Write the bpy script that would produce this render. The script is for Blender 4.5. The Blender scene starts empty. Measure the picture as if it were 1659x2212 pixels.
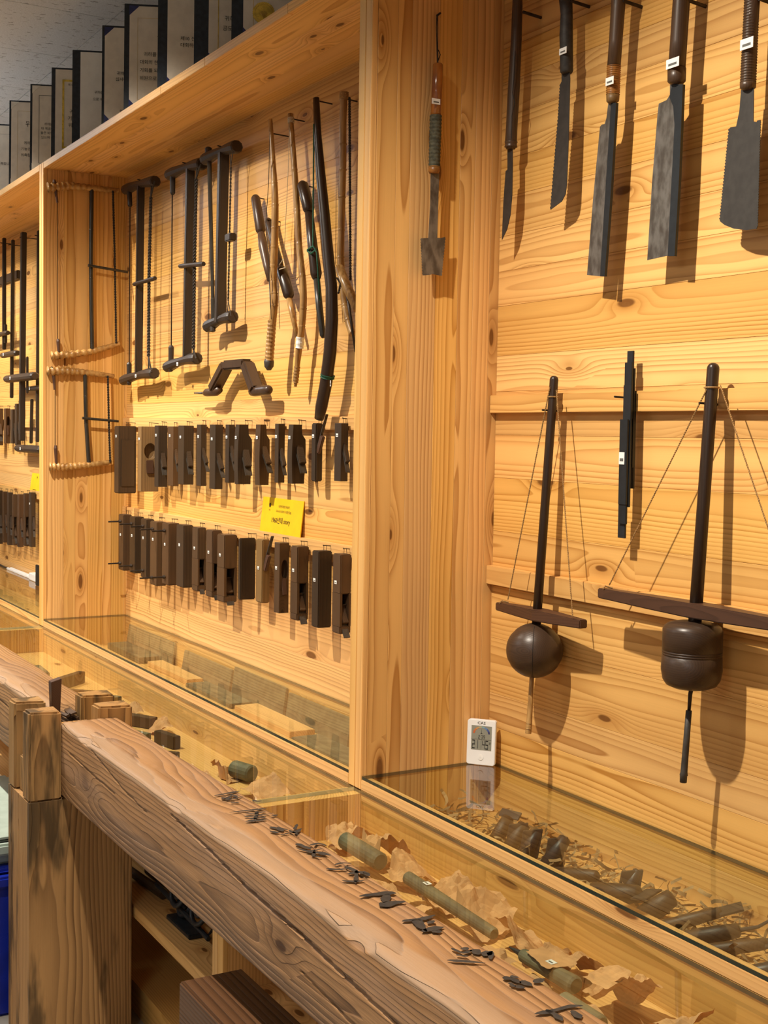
import bpy, bmesh, math, random
from mathutils import Vector, Matrix, noise
random.seed(7)
scene = bpy.context.scene
col = scene.collection
# ------------------------------------------------------------------ camera
F_PX, YAW, PITCH, ROLL = 2789.9, 0.5203, -0.0606, 0.0166
CAM = Vector((2.4657, -1.3654, 0.7891))
c_f = Vector((-math.cos(YAW)*math.cos(PITCH), math.sin(YAW)*math.cos(PITCH), math.sin(PITCH)))
_r = c_f.cross(Vector((0, 0, 1))).normalized(); _u = _r.cross(c_f)
c_r = _r*math.cos(ROLL) + _u*math.sin(ROLL); c_u = -_r*math.sin(ROLL) + _u*math.cos(ROLL)
cd = bpy.data.cameras.new('camera'); cam = bpy.data.objects.new('camera', cd); col.objects.link(cam)
cd.sensor_fit = 'VERTICAL'; cd.sensor_height = 36.0; cd.lens = F_PX*36.0/2212.0
cd.clip_start = 0.05; cd.clip_end = 60
M = Matrix((c_r, c_u, -c_f)).transposed().to_4x4(); M.translation = CAM
cam.matrix_world = M
scene.camera = cam
# ------------------------------------------------------------------ world, exposure
scene.view_settings.view_transform = 'Standard'; scene.view_settings.look = 'None'
scene.view_settings.gamma = 1.0; scene.view_settings.use_curve_mapping = False
scene.view_settings.exposure = 0.0
wd = bpy.data.worlds.new('room_air'); scene.world = wd; wd.use_nodes = True
wd.node_tree.nodes['Background'].inputs[0].default_value = (1.0, .95, .88, 1)
wd.node_tree.nodes['Background'].inputs[1].default_value = .05
# ------------------------------------------------------------------ key dimensions (metres, Z=0 is the lower glass)
W, D = 2.63, 0.34          # width of the middle bay, depth front to back
TH = 0.03                  # board thickness
HS, HT = 1.798, 1.823      # underside and top of the cabinet top
GZ = 0.031                 # upper glass level
FLOOR, CEIL = -0.72, 2.34
CF = -0.325                # front of the low display case
# ------------------------------------------------------------------ lamps of the room
LIGHT_COL = (1.0, .90, .76)
SPOTS = [(-4.5, 320), (-2.8, 320), (-1.1, 335), (0.6, 310)]
AIM = [-.2, -.2, -.55, .25]
TRACK_Y, TRACK_Z = -0.96, 2.235
for i, (sx, e) in enumerate(SPOTS):
    ld = bpy.data.lights.new('track_spot_offscreen', 'SPOT'); lo = bpy.data.objects.new('track_spot_offscreen', ld); col.objects.link(lo)
    ld.energy = e; ld.color = LIGHT_COL; ld.spot_size = math.radians(102); ld.spot_blend = 1.0; ld.shadow_soft_size = .022
    lo.location = (sx, TRACK_Y, TRACK_Z)
    d = Vector((sx+AIM[i], -.02, -.15))-lo.location; lo.rotation_euler = d.to_track_quat('-Z', 'Y').to_euler()
for i, (x, y, e) in enumerate([(-4.1, -1.0, 20), (-1.2, -2.6, 20), (2.4, -2.6, 22)]):
    ld = bpy.data.lights.new('ceiling_panel_offscreen', 'AREA'); lo = bpy.data.objects.new('ceiling_panel_offscreen', ld); col.objects.link(lo)
    ld.shape = 'RECTANGLE'; ld.size = 1.2; ld.size_y = .3; ld.energy = e; ld.color = (.93, .97, 1.0)
    lo.location = (x, y, CEIL-.36)
    if i: continue          # only the panel beyond the left edge is seen to wash the ceiling
    lu = bpy.data.lights.new('ceiling_uplight_offscreen', 'AREA'); uo = bpy.data.objects.new('ceiling_uplight_offscreen', lu); col.objects.link(uo)
    lu.shape = 'RECTANGLE'; lu.size = 1.2; lu.size_y = .3; lu.energy = e*2.6; lu.color = (.93, .97, 1.0)
    uo.location = (x, y, CEIL-.29); uo.rotation_euler = (math.pi, 0, 0)

def ray(px, py):
    return c_f + c_r*((px-829.5)/F_PX) - c_u*((py-1106)/F_PX)
def PY(px, py, Y):
    d = ray(px, py); return CAM + d*((Y-CAM.y)/d.y)
def PX(px, py, X):
    d = ray(px, py); return CAM + d*((X-CAM.x)/d.x)
def PZ(px, py, Z):
    d = ray(px, py); return CAM + d*((Z-CAM.z)/d.z)
def V(*a): return Vector(a)
# ------------------------------------------------------------------ shader helpers
class S:
    nt = None
    def __init__(s, o): s.o = o
    @staticmethod
    def m(op, *a, clamp=False):
        n = S.nt.nodes.new('ShaderNodeMath'); n.operation = op; n.use_clamp = clamp
        for i, x in enumerate(a):
            if isinstance(x, S): S.nt.links.new(x.o, n.inputs[i])
            else: n.inputs[i].default_value = x
        return S(n.outputs[0])
    def __add__(s, b): return S.m('ADD', s, b)
    __radd__ = __add__
    def __mul__(s, b): return S.m('MULTIPLY', s, b)
    __rmul__ = __mul__
    def __sub__(s, b): return S.m('SUBTRACT', s, b)
    def __rsub__(s, b): return S.m('SUBTRACT', b, s)
    def __truediv__(s, b): return S.m('DIVIDE', s, b)
    def __pow__(s, b): return S.m('POWER', s, b)
    def fract(s): return S.m('FRACT', s)
    def gt(s, b): return S.m('GREATER_THAN', s, b)
    def step(s, a, b):
        n = S.nt.nodes.new('ShaderNodeMapRange'); n.interpolation_type = 'SMOOTHSTEP'
        S.nt.links.new(s.o, n.inputs['Value'])
        n.inputs['From Min'].default_value = a; n.inputs['From Max'].default_value = b
        return S(n.outputs[0])
def vec(x, y, z=0.0):
    n = S.nt.nodes.new('ShaderNodeCombineXYZ')
    for i, a in enumerate((x, y, z)):
        if isinstance(a, S): S.nt.links.new(a.o, n.inputs[i])
        else: n.inputs[i].default_value = a
    return S(n.outputs[0])
def nz(v, scale=1.0, detail=2.0, rough=.5):
    n = S.nt.nodes.new('ShaderNodeTexNoise'); S.nt.links.new(v.o, n.inputs['Vector'])
    n.inputs['Scale'].default_value = scale; n.inputs['Detail'].default_value = detail; n.inputs['Roughness'].default_value = rough
    return S(n.outputs[0])
def vor2(v):
    n = S.nt.nodes.new('ShaderNodeTexVoronoi'); n.voronoi_dimensions = '2D'; S.nt.links.new(v.o, n.inputs['Vector'])
    n.inputs['Scale'].default_value = 1.0
    sp = S.nt.nodes.new('ShaderNodeSeparateColor'); S.nt.links.new(n.outputs['Color'], sp.inputs[0])
    return S(n.outputs['Distance']), S(sp.outputs[0])
def mix(f, a, b, mode='MIX'):
    n = S.nt.nodes.new('ShaderNodeMix'); n.data_type = 'RGBA'; n.blend_type = mode
    if isinstance(f, S): S.nt.links.new(f.o, n.inputs[0])
    else: n.inputs[0].default_value = f
    for i, x in ((6, a), (7, b)):
        if isinstance(x, S): S.nt.links.new(x.o, n.inputs[i])
        else: n.inputs[i].default_value = (*x, 1)
    return S(n.outputs[2])
def hsv(c, h=.5, s=1.0, v=1.0):
    n = S.nt.nodes.new('ShaderNodeHueSaturation'); S.nt.links.new(c.o, n.inputs['Color'])
    for k, x in (('Hue', h), ('Saturation', s), ('Value', v)):
        if isinstance(x, S): S.nt.links.new(x.o, n.inputs[k])
        else: n.inputs[k].default_value = x
    return S(n.outputs[0])
def newmat(name):
    m = bpy.data.materials.new(name); m.use_nodes = True
    nt = m.node_tree; S.nt = nt
    b = nt.nodes['Principled BSDF']
    return m, b
def coords():
    t = S.nt.nodes.new('ShaderNodeTexCoord'); sp = S.nt.nodes.new('ShaderNodeSeparateXYZ')
    S.nt.links.new(t.outputs['Object'], sp.inputs[0])
    return [S(o) for o in sp.outputs], S(t.outputs['Object'])
def rnd():
    n = S.nt.nodes.new('ShaderNodeObjectInfo'); return S(n.outputs['Random'])
def setc(b, c, rough=.5, bump=None, bs=.3, bd=.002, spec=None, metal=None, roughs=None):
    if isinstance(c, S): S.nt.links.new(c.o, b.inputs['Base Color'])
    else: b.inputs['Base Color'].default_value = (*c, 1)
    b.inputs['Roughness'].default_value = rough
    if roughs is not None: S.nt.links.new(roughs.o, b.inputs['Roughness'])
    if spec is not None: b.inputs['Specular IOR Level'].default_value = spec
    if metal is not None: b.inputs['Metallic'].default_value = metal
    if bump is not None:
        n = S.nt.nodes.new('ShaderNodeBump'); n.inputs['Strength'].default_value = bs; n.inputs['Distance'].default_value = bd
        S.nt.links.new(bump.o, n.inputs['Height']); S.nt.links.new(n.outputs[0], b.inputs['Normal'])

def wood(name, order, early, late, knotc=(.050, .017, .006), ring=.0065, warp=.014, pith=.055, spread=.10, knots=.55, kscale=(3.2, 8.0),
         rough=.45, bump=.12, bd=.0006, tint=.16, late_s=.75, streak=.30, spec=.35, sharp=2.2, stain=None, sap_gloss=None):
    m, b = newmat(name)
    c3, _ = coords(); ax = {'x': c3[0], 'y': c3[1], 'z': c3[2]}
    u, v, w = ax[order[0]], ax[order[1]], ax[order[2]]
    r = rnd(); r2 = (r*71.7).fract(); r3 = (r*913.3).fract()
    uu = u + r*37.0
    vo = v + r2*5.0
    n1 = nz(vec(uu*1.1, vo*5.0, w*5.0), 1.0, 2.0)-.5
    n2 = nz(vec(uu*5.0, vo*26.0, w*26.0), 1.0, 1.0)-.5
    kd, ks = vor2(vec(uu*kscale[0], vo*kscale[1]))
    sel = ks.gt(1.0-knots)
    kin = sel*(S.m('EXPONENT', (kd*kd)*(-42.0)))
    v0 = (r2-.5)*spread
    dv = v - v0
    rr = S.m('SQRT', dv*dv + (w+pith)*(w+pith)) + n1*(2*warp) + n2*(warp*.16) + kin*(.022)
    f = (rr/ring).fract()
    # early wood rising slowly to a sharp late-wood line
    lt = (f**sharp)*S.m('SUBTRACT', 1.0, f.step(.93, 1.0))
    wid = nz(vec(uu*.7, rr*60.0), 1.0, 1.0).step(.3, .7)
    lt = lt*(.45+.55*wid)
    c = mix(lt*late_s, early, late)
    st = nz(vec(uu*.5, vo*11.0, w*11.0), 1.0, 3.0).step(.38, .68)
    c = mix(st*streak, c, tuple(.55*a+.45*bb for a, bb in zip(late, early)))
    fib = nz(vec(uu*9.0, vo*330.0, w*330.0), 1.0, 2.0)
    c = hsv(c, .5+(r3-.5)*.005, 1.0+(r2-.5)*.10, (1.0-tint*.5)+r*tint+(fib-.5)*.10)
    ksz = .55+1.1*(ks*37.0).fract()
    km = sel*S.m('SUBTRACT', 1.0, (kd/ksz).step(.038, .060))
    core = nz(vec(uu*60.0, vo*60.0, w*60.0), 1.0, 1.0)
    c = mix(km*(.86+.14*core), c, knotc)
    halo = sel*S.m('SUBTRACT', 1.0, kd.step(.05, .22))
    c = mix(halo*.35, c, late)
    if stain is not None:
        sn = nz(vec(uu*stain[1], vo*stain[2], w*stain[2]), 1.0, 4.0, .6).step(stain[3], stain[4])
        c = mix(sn*stain[5], c, stain[0])
    if sap_gloss is not None:   # pale sapwood along one arris of the upper face, glossy highlight coloured in
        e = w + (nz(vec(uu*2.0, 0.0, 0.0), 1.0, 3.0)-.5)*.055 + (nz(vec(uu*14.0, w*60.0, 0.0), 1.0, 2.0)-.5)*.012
        c = mix(S.m('SUBTRACT', 1.0, e.step(sap_gloss[1]-.006, sap_gloss[1]+.006))*v.gt(sap_gloss[2])*sap_gloss[3], c, sap_gloss[0])
    setc(b, c, rough, lt*(-1.0)+fib*.25, bump, bd, spec)
    return m
def plain(name, c, rough=.5, metal=0.0, var=.12, scale=40.0, bump=0.0, spec=.4, stretch=(1, 1, 1), c2=None):
    m, b = newmat(name); c3, o = coords()
    n = nz(vec(c3[0]*stretch[0], c3[1]*stretch[1], c3[2]*stretch[2]), scale, 3.0)
    r = rnd()
    base = mix(n.step(.3, .7), c, c2 if c2 else tuple(x*(1-2.2*var) for x in c))
    base = hsv(base, .5, 1.0, (1-var*.6)+r*var*1.2)
    setc(b, base, rough, n if bump else None, bump, .001, spec, metal, roughs=(n-.5)*.2+rough)
    return m
def flat(name, c, rough=.6, spec=.3):
    m, b = newmat(name); setc(b, c, rough, spec=spec); return m

PE, PL = (.78, .455, .150), (.36, .132, .017)
M = {}
M['pine_back'] = wood('pine boards lying', 'xzy', PE, PL, ring=.0072, streak=.40, late_s=1.0, tint=.28, knots=.40, kscale=(2.4, 7.5), sharp=2.6)
M['pine_side'] = wood('pine boards upright', 'zyx', PE, PL, ring=.0066, warp=.010, streak=.4, tint=.26, knots=.5, late_s=.95, kscale=(2.6, 9.0))
M['pine_top'] = wood('pine boards of the top', 'xyz', PE, PL, ring=.008, knots=.5, tint=.14)
M['pine_edge'] = wood('pine edging', 'zxy', PE, PL, ring=.011, knots=.2, tint=.08, late_s=.5, kscale=(2.0, 9.0))
M['pine_rail'] = wood('pine rail', 'xzy', PE, PL, ring=.006, knots=.35, tint=.1, kscale=(2.2, 11.0))
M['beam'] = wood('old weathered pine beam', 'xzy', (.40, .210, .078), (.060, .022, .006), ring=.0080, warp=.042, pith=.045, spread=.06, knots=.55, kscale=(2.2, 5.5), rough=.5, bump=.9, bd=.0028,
                 late_s=1.0, streak=.40, tint=.05, sharp=1.9, spec=.3, stain=((.30, .185, .115), 2.0, 14.0, .45, .62, .45), sap_gloss=((.41, .275, .172), -.030, .074, .62))
M['post'] = wood('old pine post', 'zyx', (.47, .260, .090), (.085, .034, .010), ring=.0062, warp=.026, pith=.05, spread=.05, knots=.3, kscale=(2.2, 5.0), rough=.6, bump=.75, bd=.0022, late_s=1.0,
                 streak=.35, tint=.1, sharp=1.8, spec=.25, stain=((.034, .025, .013), 2.6, 14.0, .49, .64, .78))
M['bench'] = wood('dark grooved larch', 'xyz', (.115, .048, .016), (.014, .005, .002), ring=.0075, warp=.005, pith=.22, spread=.5, knots=.1, rough=.45, bump=.8, bd=.003, late_s=1.0, streak=.2, tint=.06, sharp=2.5)
def aged(name, order, e, l, **k):
    return wood(name, order, e, l, knotc=tuple(x*.3 for x in l), ring=.004, warp=.008, pith=.05, knots=.12, bump=.15, tint=.35, streak=.4, spec=.4, **k)
M['plane_wood'] = aged('dark plane wood', 'zyx', (.050, .029, .014), (.018, .010, .005), rough=.5)
M['plane_brown'] = aged('brown plane wood', 'zyx', (.085, .044, .018), (.032, .016, .007), rough=.5)
M['plane_tan'] = aged('tan plane wood', 'zyx', (.20, .115, .038), (.09, .045, .015), rough=.5)
M['saw_wood'] = aged('dark saw frame wood', 'zxy', (.034, .023, .015), (.012, .008, .006), rough=.45)
M['saw_arm'] = aged('dark saw arm wood', 'xzy', (.040, .026, .017), (.014, .009, .006), rough=.45)
M['rod_wood'] = aged('polished dark rod', 'zxy', (.038, .021, .012), (.014, .008, .005), rough=.32)
M['bar_wood'] = aged('dark red crossbar', 'xzy', (.085, .040, .022), (.032, .015, .009), rough=.42)
M['ball_wood'] = aged('turned dark wood', 'xzy', (.055, .031, .018), (.024, .013, .008), rough=.36)
M['handle_wood'] = aged('worn brown handle', 'zxy', (.075, .041, .022), (.028, .015, .009), rough=.36)
M['handle_dark'] = plain('dark wrapped handle', (.035, .030, .026), .6, var=.2, scale=90)
M['bamboo_root'] = plain('bamboo root', (.50, .29, .095), .35, var=.2, scale=60, c2=(.27, .13, .035))
M['bamboo'] = plain('bamboo cane', (.45, .26, .09), .32, var=.2, scale=22, stretch=(6, 6, .5), c2=(.24, .12, .035))
M['bamboo_dark'] = plain('dark bamboo', (.040, .034, .026), .32, var=.2, scale=30, stretch=(4, 4, .6))
M['bamboo_grey'] = plain('grey bamboo handle', (.065, .058, .048), .5, var=.2, scale=40)
M['rattan'] = plain('orange rattan binding', (.36, .145, .030), .35, var=.2, scale=120)
M['cord'] = plain('dark twisted cord', (.040, .030, .022), .8, var=.2, scale=200)
M['hemp'] = plain('hemp string', (.42, .24, .085), .85, var=.2, scale=300)
M['green_string'] = plain('green string', (.012, .10, .055), .7, var=.2, scale=200)
M['white_string'] = plain('white thread', (.55, .45, .30), .8, var=.1, scale=200)
M['olive_wrap'] = plain('olive cloth tape', (.085, .080, .048), .8, var=.25, scale=120, bump=.4)
M['amber'] = plain('amber lacquered handle', (.36, .13, .022), .12, var=.35, scale=24, stretch=(1, 1, .4), c2=(.13, .035, .012), spec=.7)
M['steel'] = plain('old rusty steel', (.20, .185, .165), .42, metal=.55, var=.2, scale=55, stretch=(1, 1, .5), c2=(.085, .072, .060))
M['steel_dark'] = plain('dark saw steel', (.050, .045, .040), .5, metal=.3, var=.12, scale=50)
M['spine'] = plain('blue black spine', (.026, .030, .034), .4, metal=.3, var=.1, scale=50)
M['iron'] = plain('plane iron', (.10, .085, .068), .45, metal=.5, var=.2, scale=60)
M['nail'] = plain('dark nail', (.05, .035, .025), .5, metal=.5, var=.2, scale=60)
M['white'] = plain('white plastic', (.82, .82, .80), .35, var=.02, scale=10)
M['label'] = plain('paper label', (.80, .80, .77), .6, var=.04, scale=80)
M['print'] = flat('label print', (.12, .12, .11))
M['ink'] = flat('black ink', (.012, .012, .012), .5)
M['ink_old'] = plain('faded brush ink', (.020, .020, .020), .6, var=.3, scale=120, c2=(.045, .034, .024))
M['yellow'] = plain('yellow card', (.84, .50, .006), .5, var=.03, scale=20)
M['page'] = plain('cream certificate paper', (.76, .70, .60), .7, var=.05, scale=30)
M['page_white'] = plain('white certificate paper', (.83, .83, .80), .45, var=.03, scale=30)
M['cover'] = plain('navy folder cover', (.020, .028, .042), .5, var=.15, scale=80)
M['corner'] = plain('blue satin corner', (.030, .040, .15), .35, var=.12, scale=50)
M['corner_w'] = plain('white satin corner', (.80, .76, .66), .35, var=.05, scale=50)
M['gold'] = plain('gold foil', (.90, .66, .10), .3, metal=.3, var=.2, scale=60)
M['gold_line'] = plain('gold frame line', (.70, .48, .10), .35, metal=.3, var=.2, scale=40)
M['lcd'] = flat('grey display', (.26, .26, .21), .25)
M['blue_bin'] = plain('blue plastic', (.008, .020, .28), .3, var=.12, scale=14)
M['green_bin'] = plain('pale green plastic', (.38, .46, .40), .35, var=.06, scale=20)
M['leather'] = plain('dark leather', (.030, .024, .020), .45, var=.3, scale=40, bump=.4)
M['paper'] = plain('tan wrapping paper', (.64, .345, .150), .8, var=.10, scale=30)
M['straw'] = plain('wood shavings', (.50, .32, .14), .8, var=.25, scale=20)
M['void'] = plain('dark stained board', (.020, .014, .010), .7, var=.2, scale=10)
M['tool_green'] = plain('grey green old wood', (.17, .15, .085), .6, var=.2, scale=30)
M['floor'] = plain('pale vinyl floor', (.42, .38, .32), .4, var=.1, scale=6)
M['wallpaint'] = plain('off white wall paint', (.62, .60, .56), .8, var=.04, scale=6)
M['ceil_frame'] = plain('white metal', (.75, .75, .74), .4, var=.03, scale=20)
# acoustic ceiling tile with short dark flecks
M['tile'], _b = newmat('mineral fibre ceiling tile'); _c, _o = coords()
_n = nz(vec(_c[0]*60.0, _c[1]*24.0), 1.0, 3.0, .6).step(.60, .66); _n2 = nz(vec(_c[0]*160.0, _c[1]*160.0), 1.0, 2.0)
setc(_b, mix(_n*.75, mix(_n2.step(.35, .65), (.58, .59, .60), (.50, .505, .51)), (.15, .135, .12)), .85, _n*(-1.0), .5, .002)
# glass: upper face mirrors by Fresnel, the rest lets light through; cut edges are dark green
def glassmat(name, ior, tint):
    m, b = newmat(name); nt = m.node_tree; nt.nodes.remove(b)
    out = nt.nodes['Material Output']
    fr = nt.nodes.new('ShaderNodeFresnel'); fr.inputs['IOR'].default_value = ior
    tr = nt.nodes.new('ShaderNodeBsdfTransparent'); tr.inputs[0].default_value = (*tint, 1)
    gl = nt.nodes.new('ShaderNodeBsdfGlossy'); gl.inputs['Roughness'].default_value = .012
    mx = nt.nodes.new('ShaderNodeMixShader')
    ge = nt.nodes.new('ShaderNodeNewGeometry'); S.nt = nt
    fac = S(fr.outputs[0])*(1.0-S(ge.outputs['Backfacing']))
    nt.links.new(fac.o, mx.inputs[0]); nt.links.new(tr.outputs[0], mx.inputs[1]); nt.links.new(gl.outputs[0], mx.inputs[2])
    nt.links.new(mx.outputs[0], out.inputs[0]); return m
M['glass'] = glassmat('clear plate glass', 1.9, (.90, .93, .88))
M['glass_in'] = glassmat('plate glass underside', 1.0001, (.96, .98, .95))
M['glass_edge'] = plain('green glass edge', (.020, .035, .028), .15, var=.1, scale=8, spec=.6)
M['glass_edge_l'] = plain('pale glass edge', (.62, .58, .36), .2, var=.1, scale=8, spec=.6)
# ------------------------------------------------------------------ mesh helpers
class MB:
    def __init__(s): s.v = []; s.f = []; s.mi = []
    def add(s, vs, fs, mi=0):
        o = len(s.v); s.v += [Vector(x) for x in vs]
        for f in fs: s.f.append([o+i for i in f]); s.mi.append(mi)
        return s
    def hexa(s, p, mi=0):   # 4 bottom, 4 top
        return s.add(p, [(3, 2, 1, 0), (4, 5, 6, 7), (0, 1, 5, 4), (1, 2, 6, 5), (2, 3, 7, 6), (3, 0, 4, 7)], mi)
    def box(s, a, b, mi=0):
        x0, y0, z0 = (min(a[i], b[i]) for i in range(3)); x1, y1, z1 = (max(a[i], b[i]) for i in range(3))
        return s.hexa([(x0, y0, z0), (x1, y0, z0), (x1, y1, z0), (x0, y1, z0), (x0, y0, z1), (x1, y0, z1), (x1, y1, z1), (x0, y1, z1)], mi)
    def obox(s, c, ax, half, mi=0):   # oriented box
        c = Vector(c); a, b, d = [Vector(x).normalized()*h for x, h in zip(ax, half)]
        return s.hexa([c-a-b-d, c+a-b-d, c+a+b-d, c-a+b-d, c-a-b+d, c+a-b+d, c+a+b+d, c-a+b+d], mi)
    def tube(s, pts, rad, n=8, cap=True, mi=0, flat=None):
        pts = [Vector(p) for p in pts]; k = len(pts)
        if not isinstance(rad, (list, tuple)): rad = [rad]*k
        vs = []; t0 = (pts[1]-pts[0]).normalized()
        up = Vector((0, 0, 1)) if abs(t0.z) < .9 else Vector((0, 1, 0))
        x = t0.cross(up).normalized()
        for i in range(k):
            t = (pts[min(i+1, k-1)]-pts[max(i-1, 0)]).normalized()
            x = (x-t*x.dot(t)).normalized(); y = t.cross(x)
            for j in range(n):
                a = 2*math.pi*j/n
                o = x*math.cos(a)+y*math.sin(a)
                if flat: o = x*math.cos(a)*flat[0]+y*math.sin(a)*flat[1]
                vs.append(pts[i]+o*rad[i])
        fs = [(i*n+j, i*n+(j+1) % n, (i+1)*n+(j+1) % n, (i+1)*n+j) for i in range(k-1) for j in range(n)]
        if cap: fs += [tuple(reversed(range(n))), tuple((k-1)*n+j for j in range(n))]
        return s.add(vs, fs, mi)
    def prism(s, poly, ext, mi=0):
        poly = [Vector(p) for p in poly]; ext = Vector(ext); n = len(poly)
        return s.add(poly+[p+ext for p in poly], [tuple(reversed(range(n))), tuple(range(n, 2*n))]+[(i, (i+1) % n, n+(i+1) % n, n+i) for i in range(n)], mi)
    def build(s, name, mat, parent=None, bevel=0, smooth=False, origin=None, seg=2):
        if origin is None:
            if s.v: origin = sum(s.v, Vector())/len(s.v)
            else: origin = Vector()
        me = bpy.data.meshes.new(name)
        me.from_pydata([v-origin for v in s.v], [], s.f)
        for m in (mat if isinstance(mat, (list, tuple)) else [mat]): me.materials.append(M[m])
        for p, i in zip(me.polygons, s.mi): p.material_index = i
        bm = bmesh.new(); bm.from_mesh(me)
        bmesh.ops.recalc_face_normals(bm, faces=bm.faces)
        if bevel:
            es = [e for e in bm.edges if len(e.link_faces) == 2 and e.calc_face_angle(0) > .6]
            bmesh.ops.bevel(bm, geom=es, offset=bevel, segments=seg, affect='EDGES', clamp_overlap=True)
        bm.to_mesh(me); bm.free()
        if smooth:
            for p in me.polygons: p.use_smooth = True
        o = bpy.data.objects.new(name, me); col.objects.link(o)
        put(o, parent, origin); return o
def wloc(o):
    v = Vector(o.location)
    while o.parent: o = o.parent; v += Vector(o.location)
    return v
def put(o, parent, wpos):
    o.parent = parent
    o.location = Vector(wpos)-(wloc(parent) if parent else Vector())
def thing(name, label, cat, loc, group=None):
    o = bpy.data.objects.new(name, None); col.objects.link(o); o.location = loc; o.empty_display_size = .05
    o['label'] = label; o['category'] = cat
    if group: o['group'] = group
    return o
def tag(o, label, cat, group=None):
    o['label'] = label; o['category'] = cat
    if group: o['group'] = group
    return o
def kind(o, k='structure'): o['kind'] = k; return o
ORD = ['first', 'second', 'third', 'fourth', 'fifth', 'sixth', 'seventh', 'eighth', 'ninth', 'tenth', 'eleventh', 'twelfth', 'thirteenth', 'fourteenth', 'fifteenth']
def twist(pts, r, pitch=.012, n=5):
    """two strands wound round each other along a path"""
    mb = MB(); pts = [Vector(p) for p in pts]
    segs = []; 
    for a, b in zip(pts, pts[1:]):
        L = (b-a).length; k = max(2, int(L/(pitch/6)))
        segs += [a.lerp(b, i/k) for i in range(k)]
    segs.append(pts[-1])
    t = (pts[-1]-pts[0]).normalized(); x = t.cross(Vector((.3, 1, .1))).normalized(); y = t.cross(x)
    for ph in (0, math.pi):
        q = [p+(x*math.cos(i*math.pi/3+ph)+y*math.sin(i*math.pi/3+ph))*r*.55 for i, p in enumerate(segs)]
        mb.tube(q, r*.62, n)
    return mb
def cane(pts, radii, nodes, n=12, swell=1.12):
    """smooth cane through pts with swollen joints at the arc fractions in nodes"""
    pts = [Vector(p) for p in pts]; k = 90
    acc = [0]
    for a, b in zip(pts, pts[1:]): acc.append(acc[-1]+(b-a).length)
    P = []; R = []
    fr = sorted(set([i/k for i in range(k+1)]+[min(1, max(0, q+d)) for q in nodes for d in (-.005, 0, .005)]))
    for t in fr:
        s = t*acc[-1]; j = 0
        while j < len(pts)-2 and s > acc[j+1]: j += 1
        u = (s-acc[j])/max(1e-9, acc[j+1]-acc[j])
        p0, p1, p2, p3 = pts[max(j-1, 0)], pts[j], pts[j+1], pts[min(j+2, len(pts)-1)]
        P.append(.5*((2*p1)+(p2-p0)*u+(2*p0-5*p1+4*p2-p3)*u*u+(3*p1-p0-3*p2+p3)*u**3))
        r = radii[j]*(1-u)+radii[j+1]*u
        for q in nodes:
            if abs(t-q) < .006: r *= swell if abs(t-q) < .002 else .97
        R.append(r)
    return MB().tube(P, R, n)
def text_mesh(body, size, mat, o, right, up, parent, name='printed_text', align='LEFT', lift=.0006, sx=1.0):
    cu = bpy.data.curves.new(name, 'FONT'); cu.body = body; cu.size = size; cu.align_x = align; cu.resolution_u = 2
    ob = bpy.data.objects.new(name, cu); col.objects.link(ob)
    dg = bpy.context.evaluated_depsgraph_get()
    me = bpy.data.meshes.new_from_object(ob.evaluated_get(dg)); bpy.data.objects.remove(ob); bpy.data.curves.remove(cu)
    right = Vector(right).normalized(); up = Vector(up).normalized(); nrm = right.cross(up)
    for v in me.vertices: v.co = right*(v.co.x*sx)+up*v.co.y+nrm*lift
    me.materials.clear(); me.materials.append(M[mat])
    r = bpy.data.objects.new(name, me); col.objects.link(r); put(r, parent, Vector(o)); return r
# ------------------------------------------------------------------ the room
XL, XR, YF, YB = -6.6, 3.6, -4.0, .42
kind(MB().box((XL, YF, FLOOR-.05), (XR, YB, FLOOR)).build('floor', 'floor'))
kind(MB().box((XL, YB, FLOOR), (XR, YB+.1, CEIL)).build('wall_back', 'wallpaint'))
kind(MB().box((XL-.1, YF, FLOOR), (XL, YB, CEIL)).build('wall_left', 'wallpaint'))
kind(MB().box((XR, YF, FLOOR), (XR+.1, YB, CEIL)).build('wall_right', 'wallpaint'))
kind(MB().box((XL, YF-.1, FLOOR), (XR, YF, CEIL)).build('wall_front', 'wallpaint'))
ceil = kind(MB().box((XL, YF, CEIL+.012), (XR, YB, CEIL+.06)).build('ceiling', 'ceil_frame'))
tile0 = None; TS = .6; gx = XL
while gx < XR-.05:
    gy = YF
    while gy < YB-.05:
        x1, y1 = min(gx+TS, XR), min(gy+TS, YB)
        if tile0 is None or abs(x1-gx-TS) > 1e-6 or abs(y1-gy-TS) > 1e-6:
            o = MB().box((gx+.0015, gy+.0015, CEIL), (x1-.0015, y1-.0015, CEIL+.012)).build('ceiling_tile', 'tile', ceil)
            if tile0 is None: tile0 = o
        else:
            o = tile0.copy(); col.objects.link(o); put(o, ceil, V((gx+x1)/2, (gy+y1)/2, CEIL+.006))
        gy += TS
    gx += TS
for i, (x, y) in enumerate([(-4.1, -1.0), (-1.2, -2.6), (2.4, -2.6)]):
    t = thing('ceiling_light', 'white light panel hung below the ceiling tiles, the %s of three' % ['first', 'second', 'third'][i], 'ceiling light', (x, y, CEIL), 'ceiling light panels')
    MB().box((x-.64, y-.19, CEIL-.345), (x+.64, y+.19, CEIL-.30)).build('housing', 'ceil_frame', t, bevel=.004)
    MB().box((x-.6, y-.15, CEIL-.35), (x+.6, y+.15, CEIL-.3451)).build('diffuser', 'white', t)
    for e in (-.5, .5): MB().tube([(x+e, y, CEIL-.3), (x+e, y, CEIL)], .003, 6).build('hanger', 'ceil_frame', t)
tr = MB().box((SPOTS[0][0]-.3, TRACK_Y-.016, CEIL-.03), (SPOTS[-1][0]+.3, TRACK_Y+.016, CEIL)).build('light_track', 'ceil_frame', bevel=.003)
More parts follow.
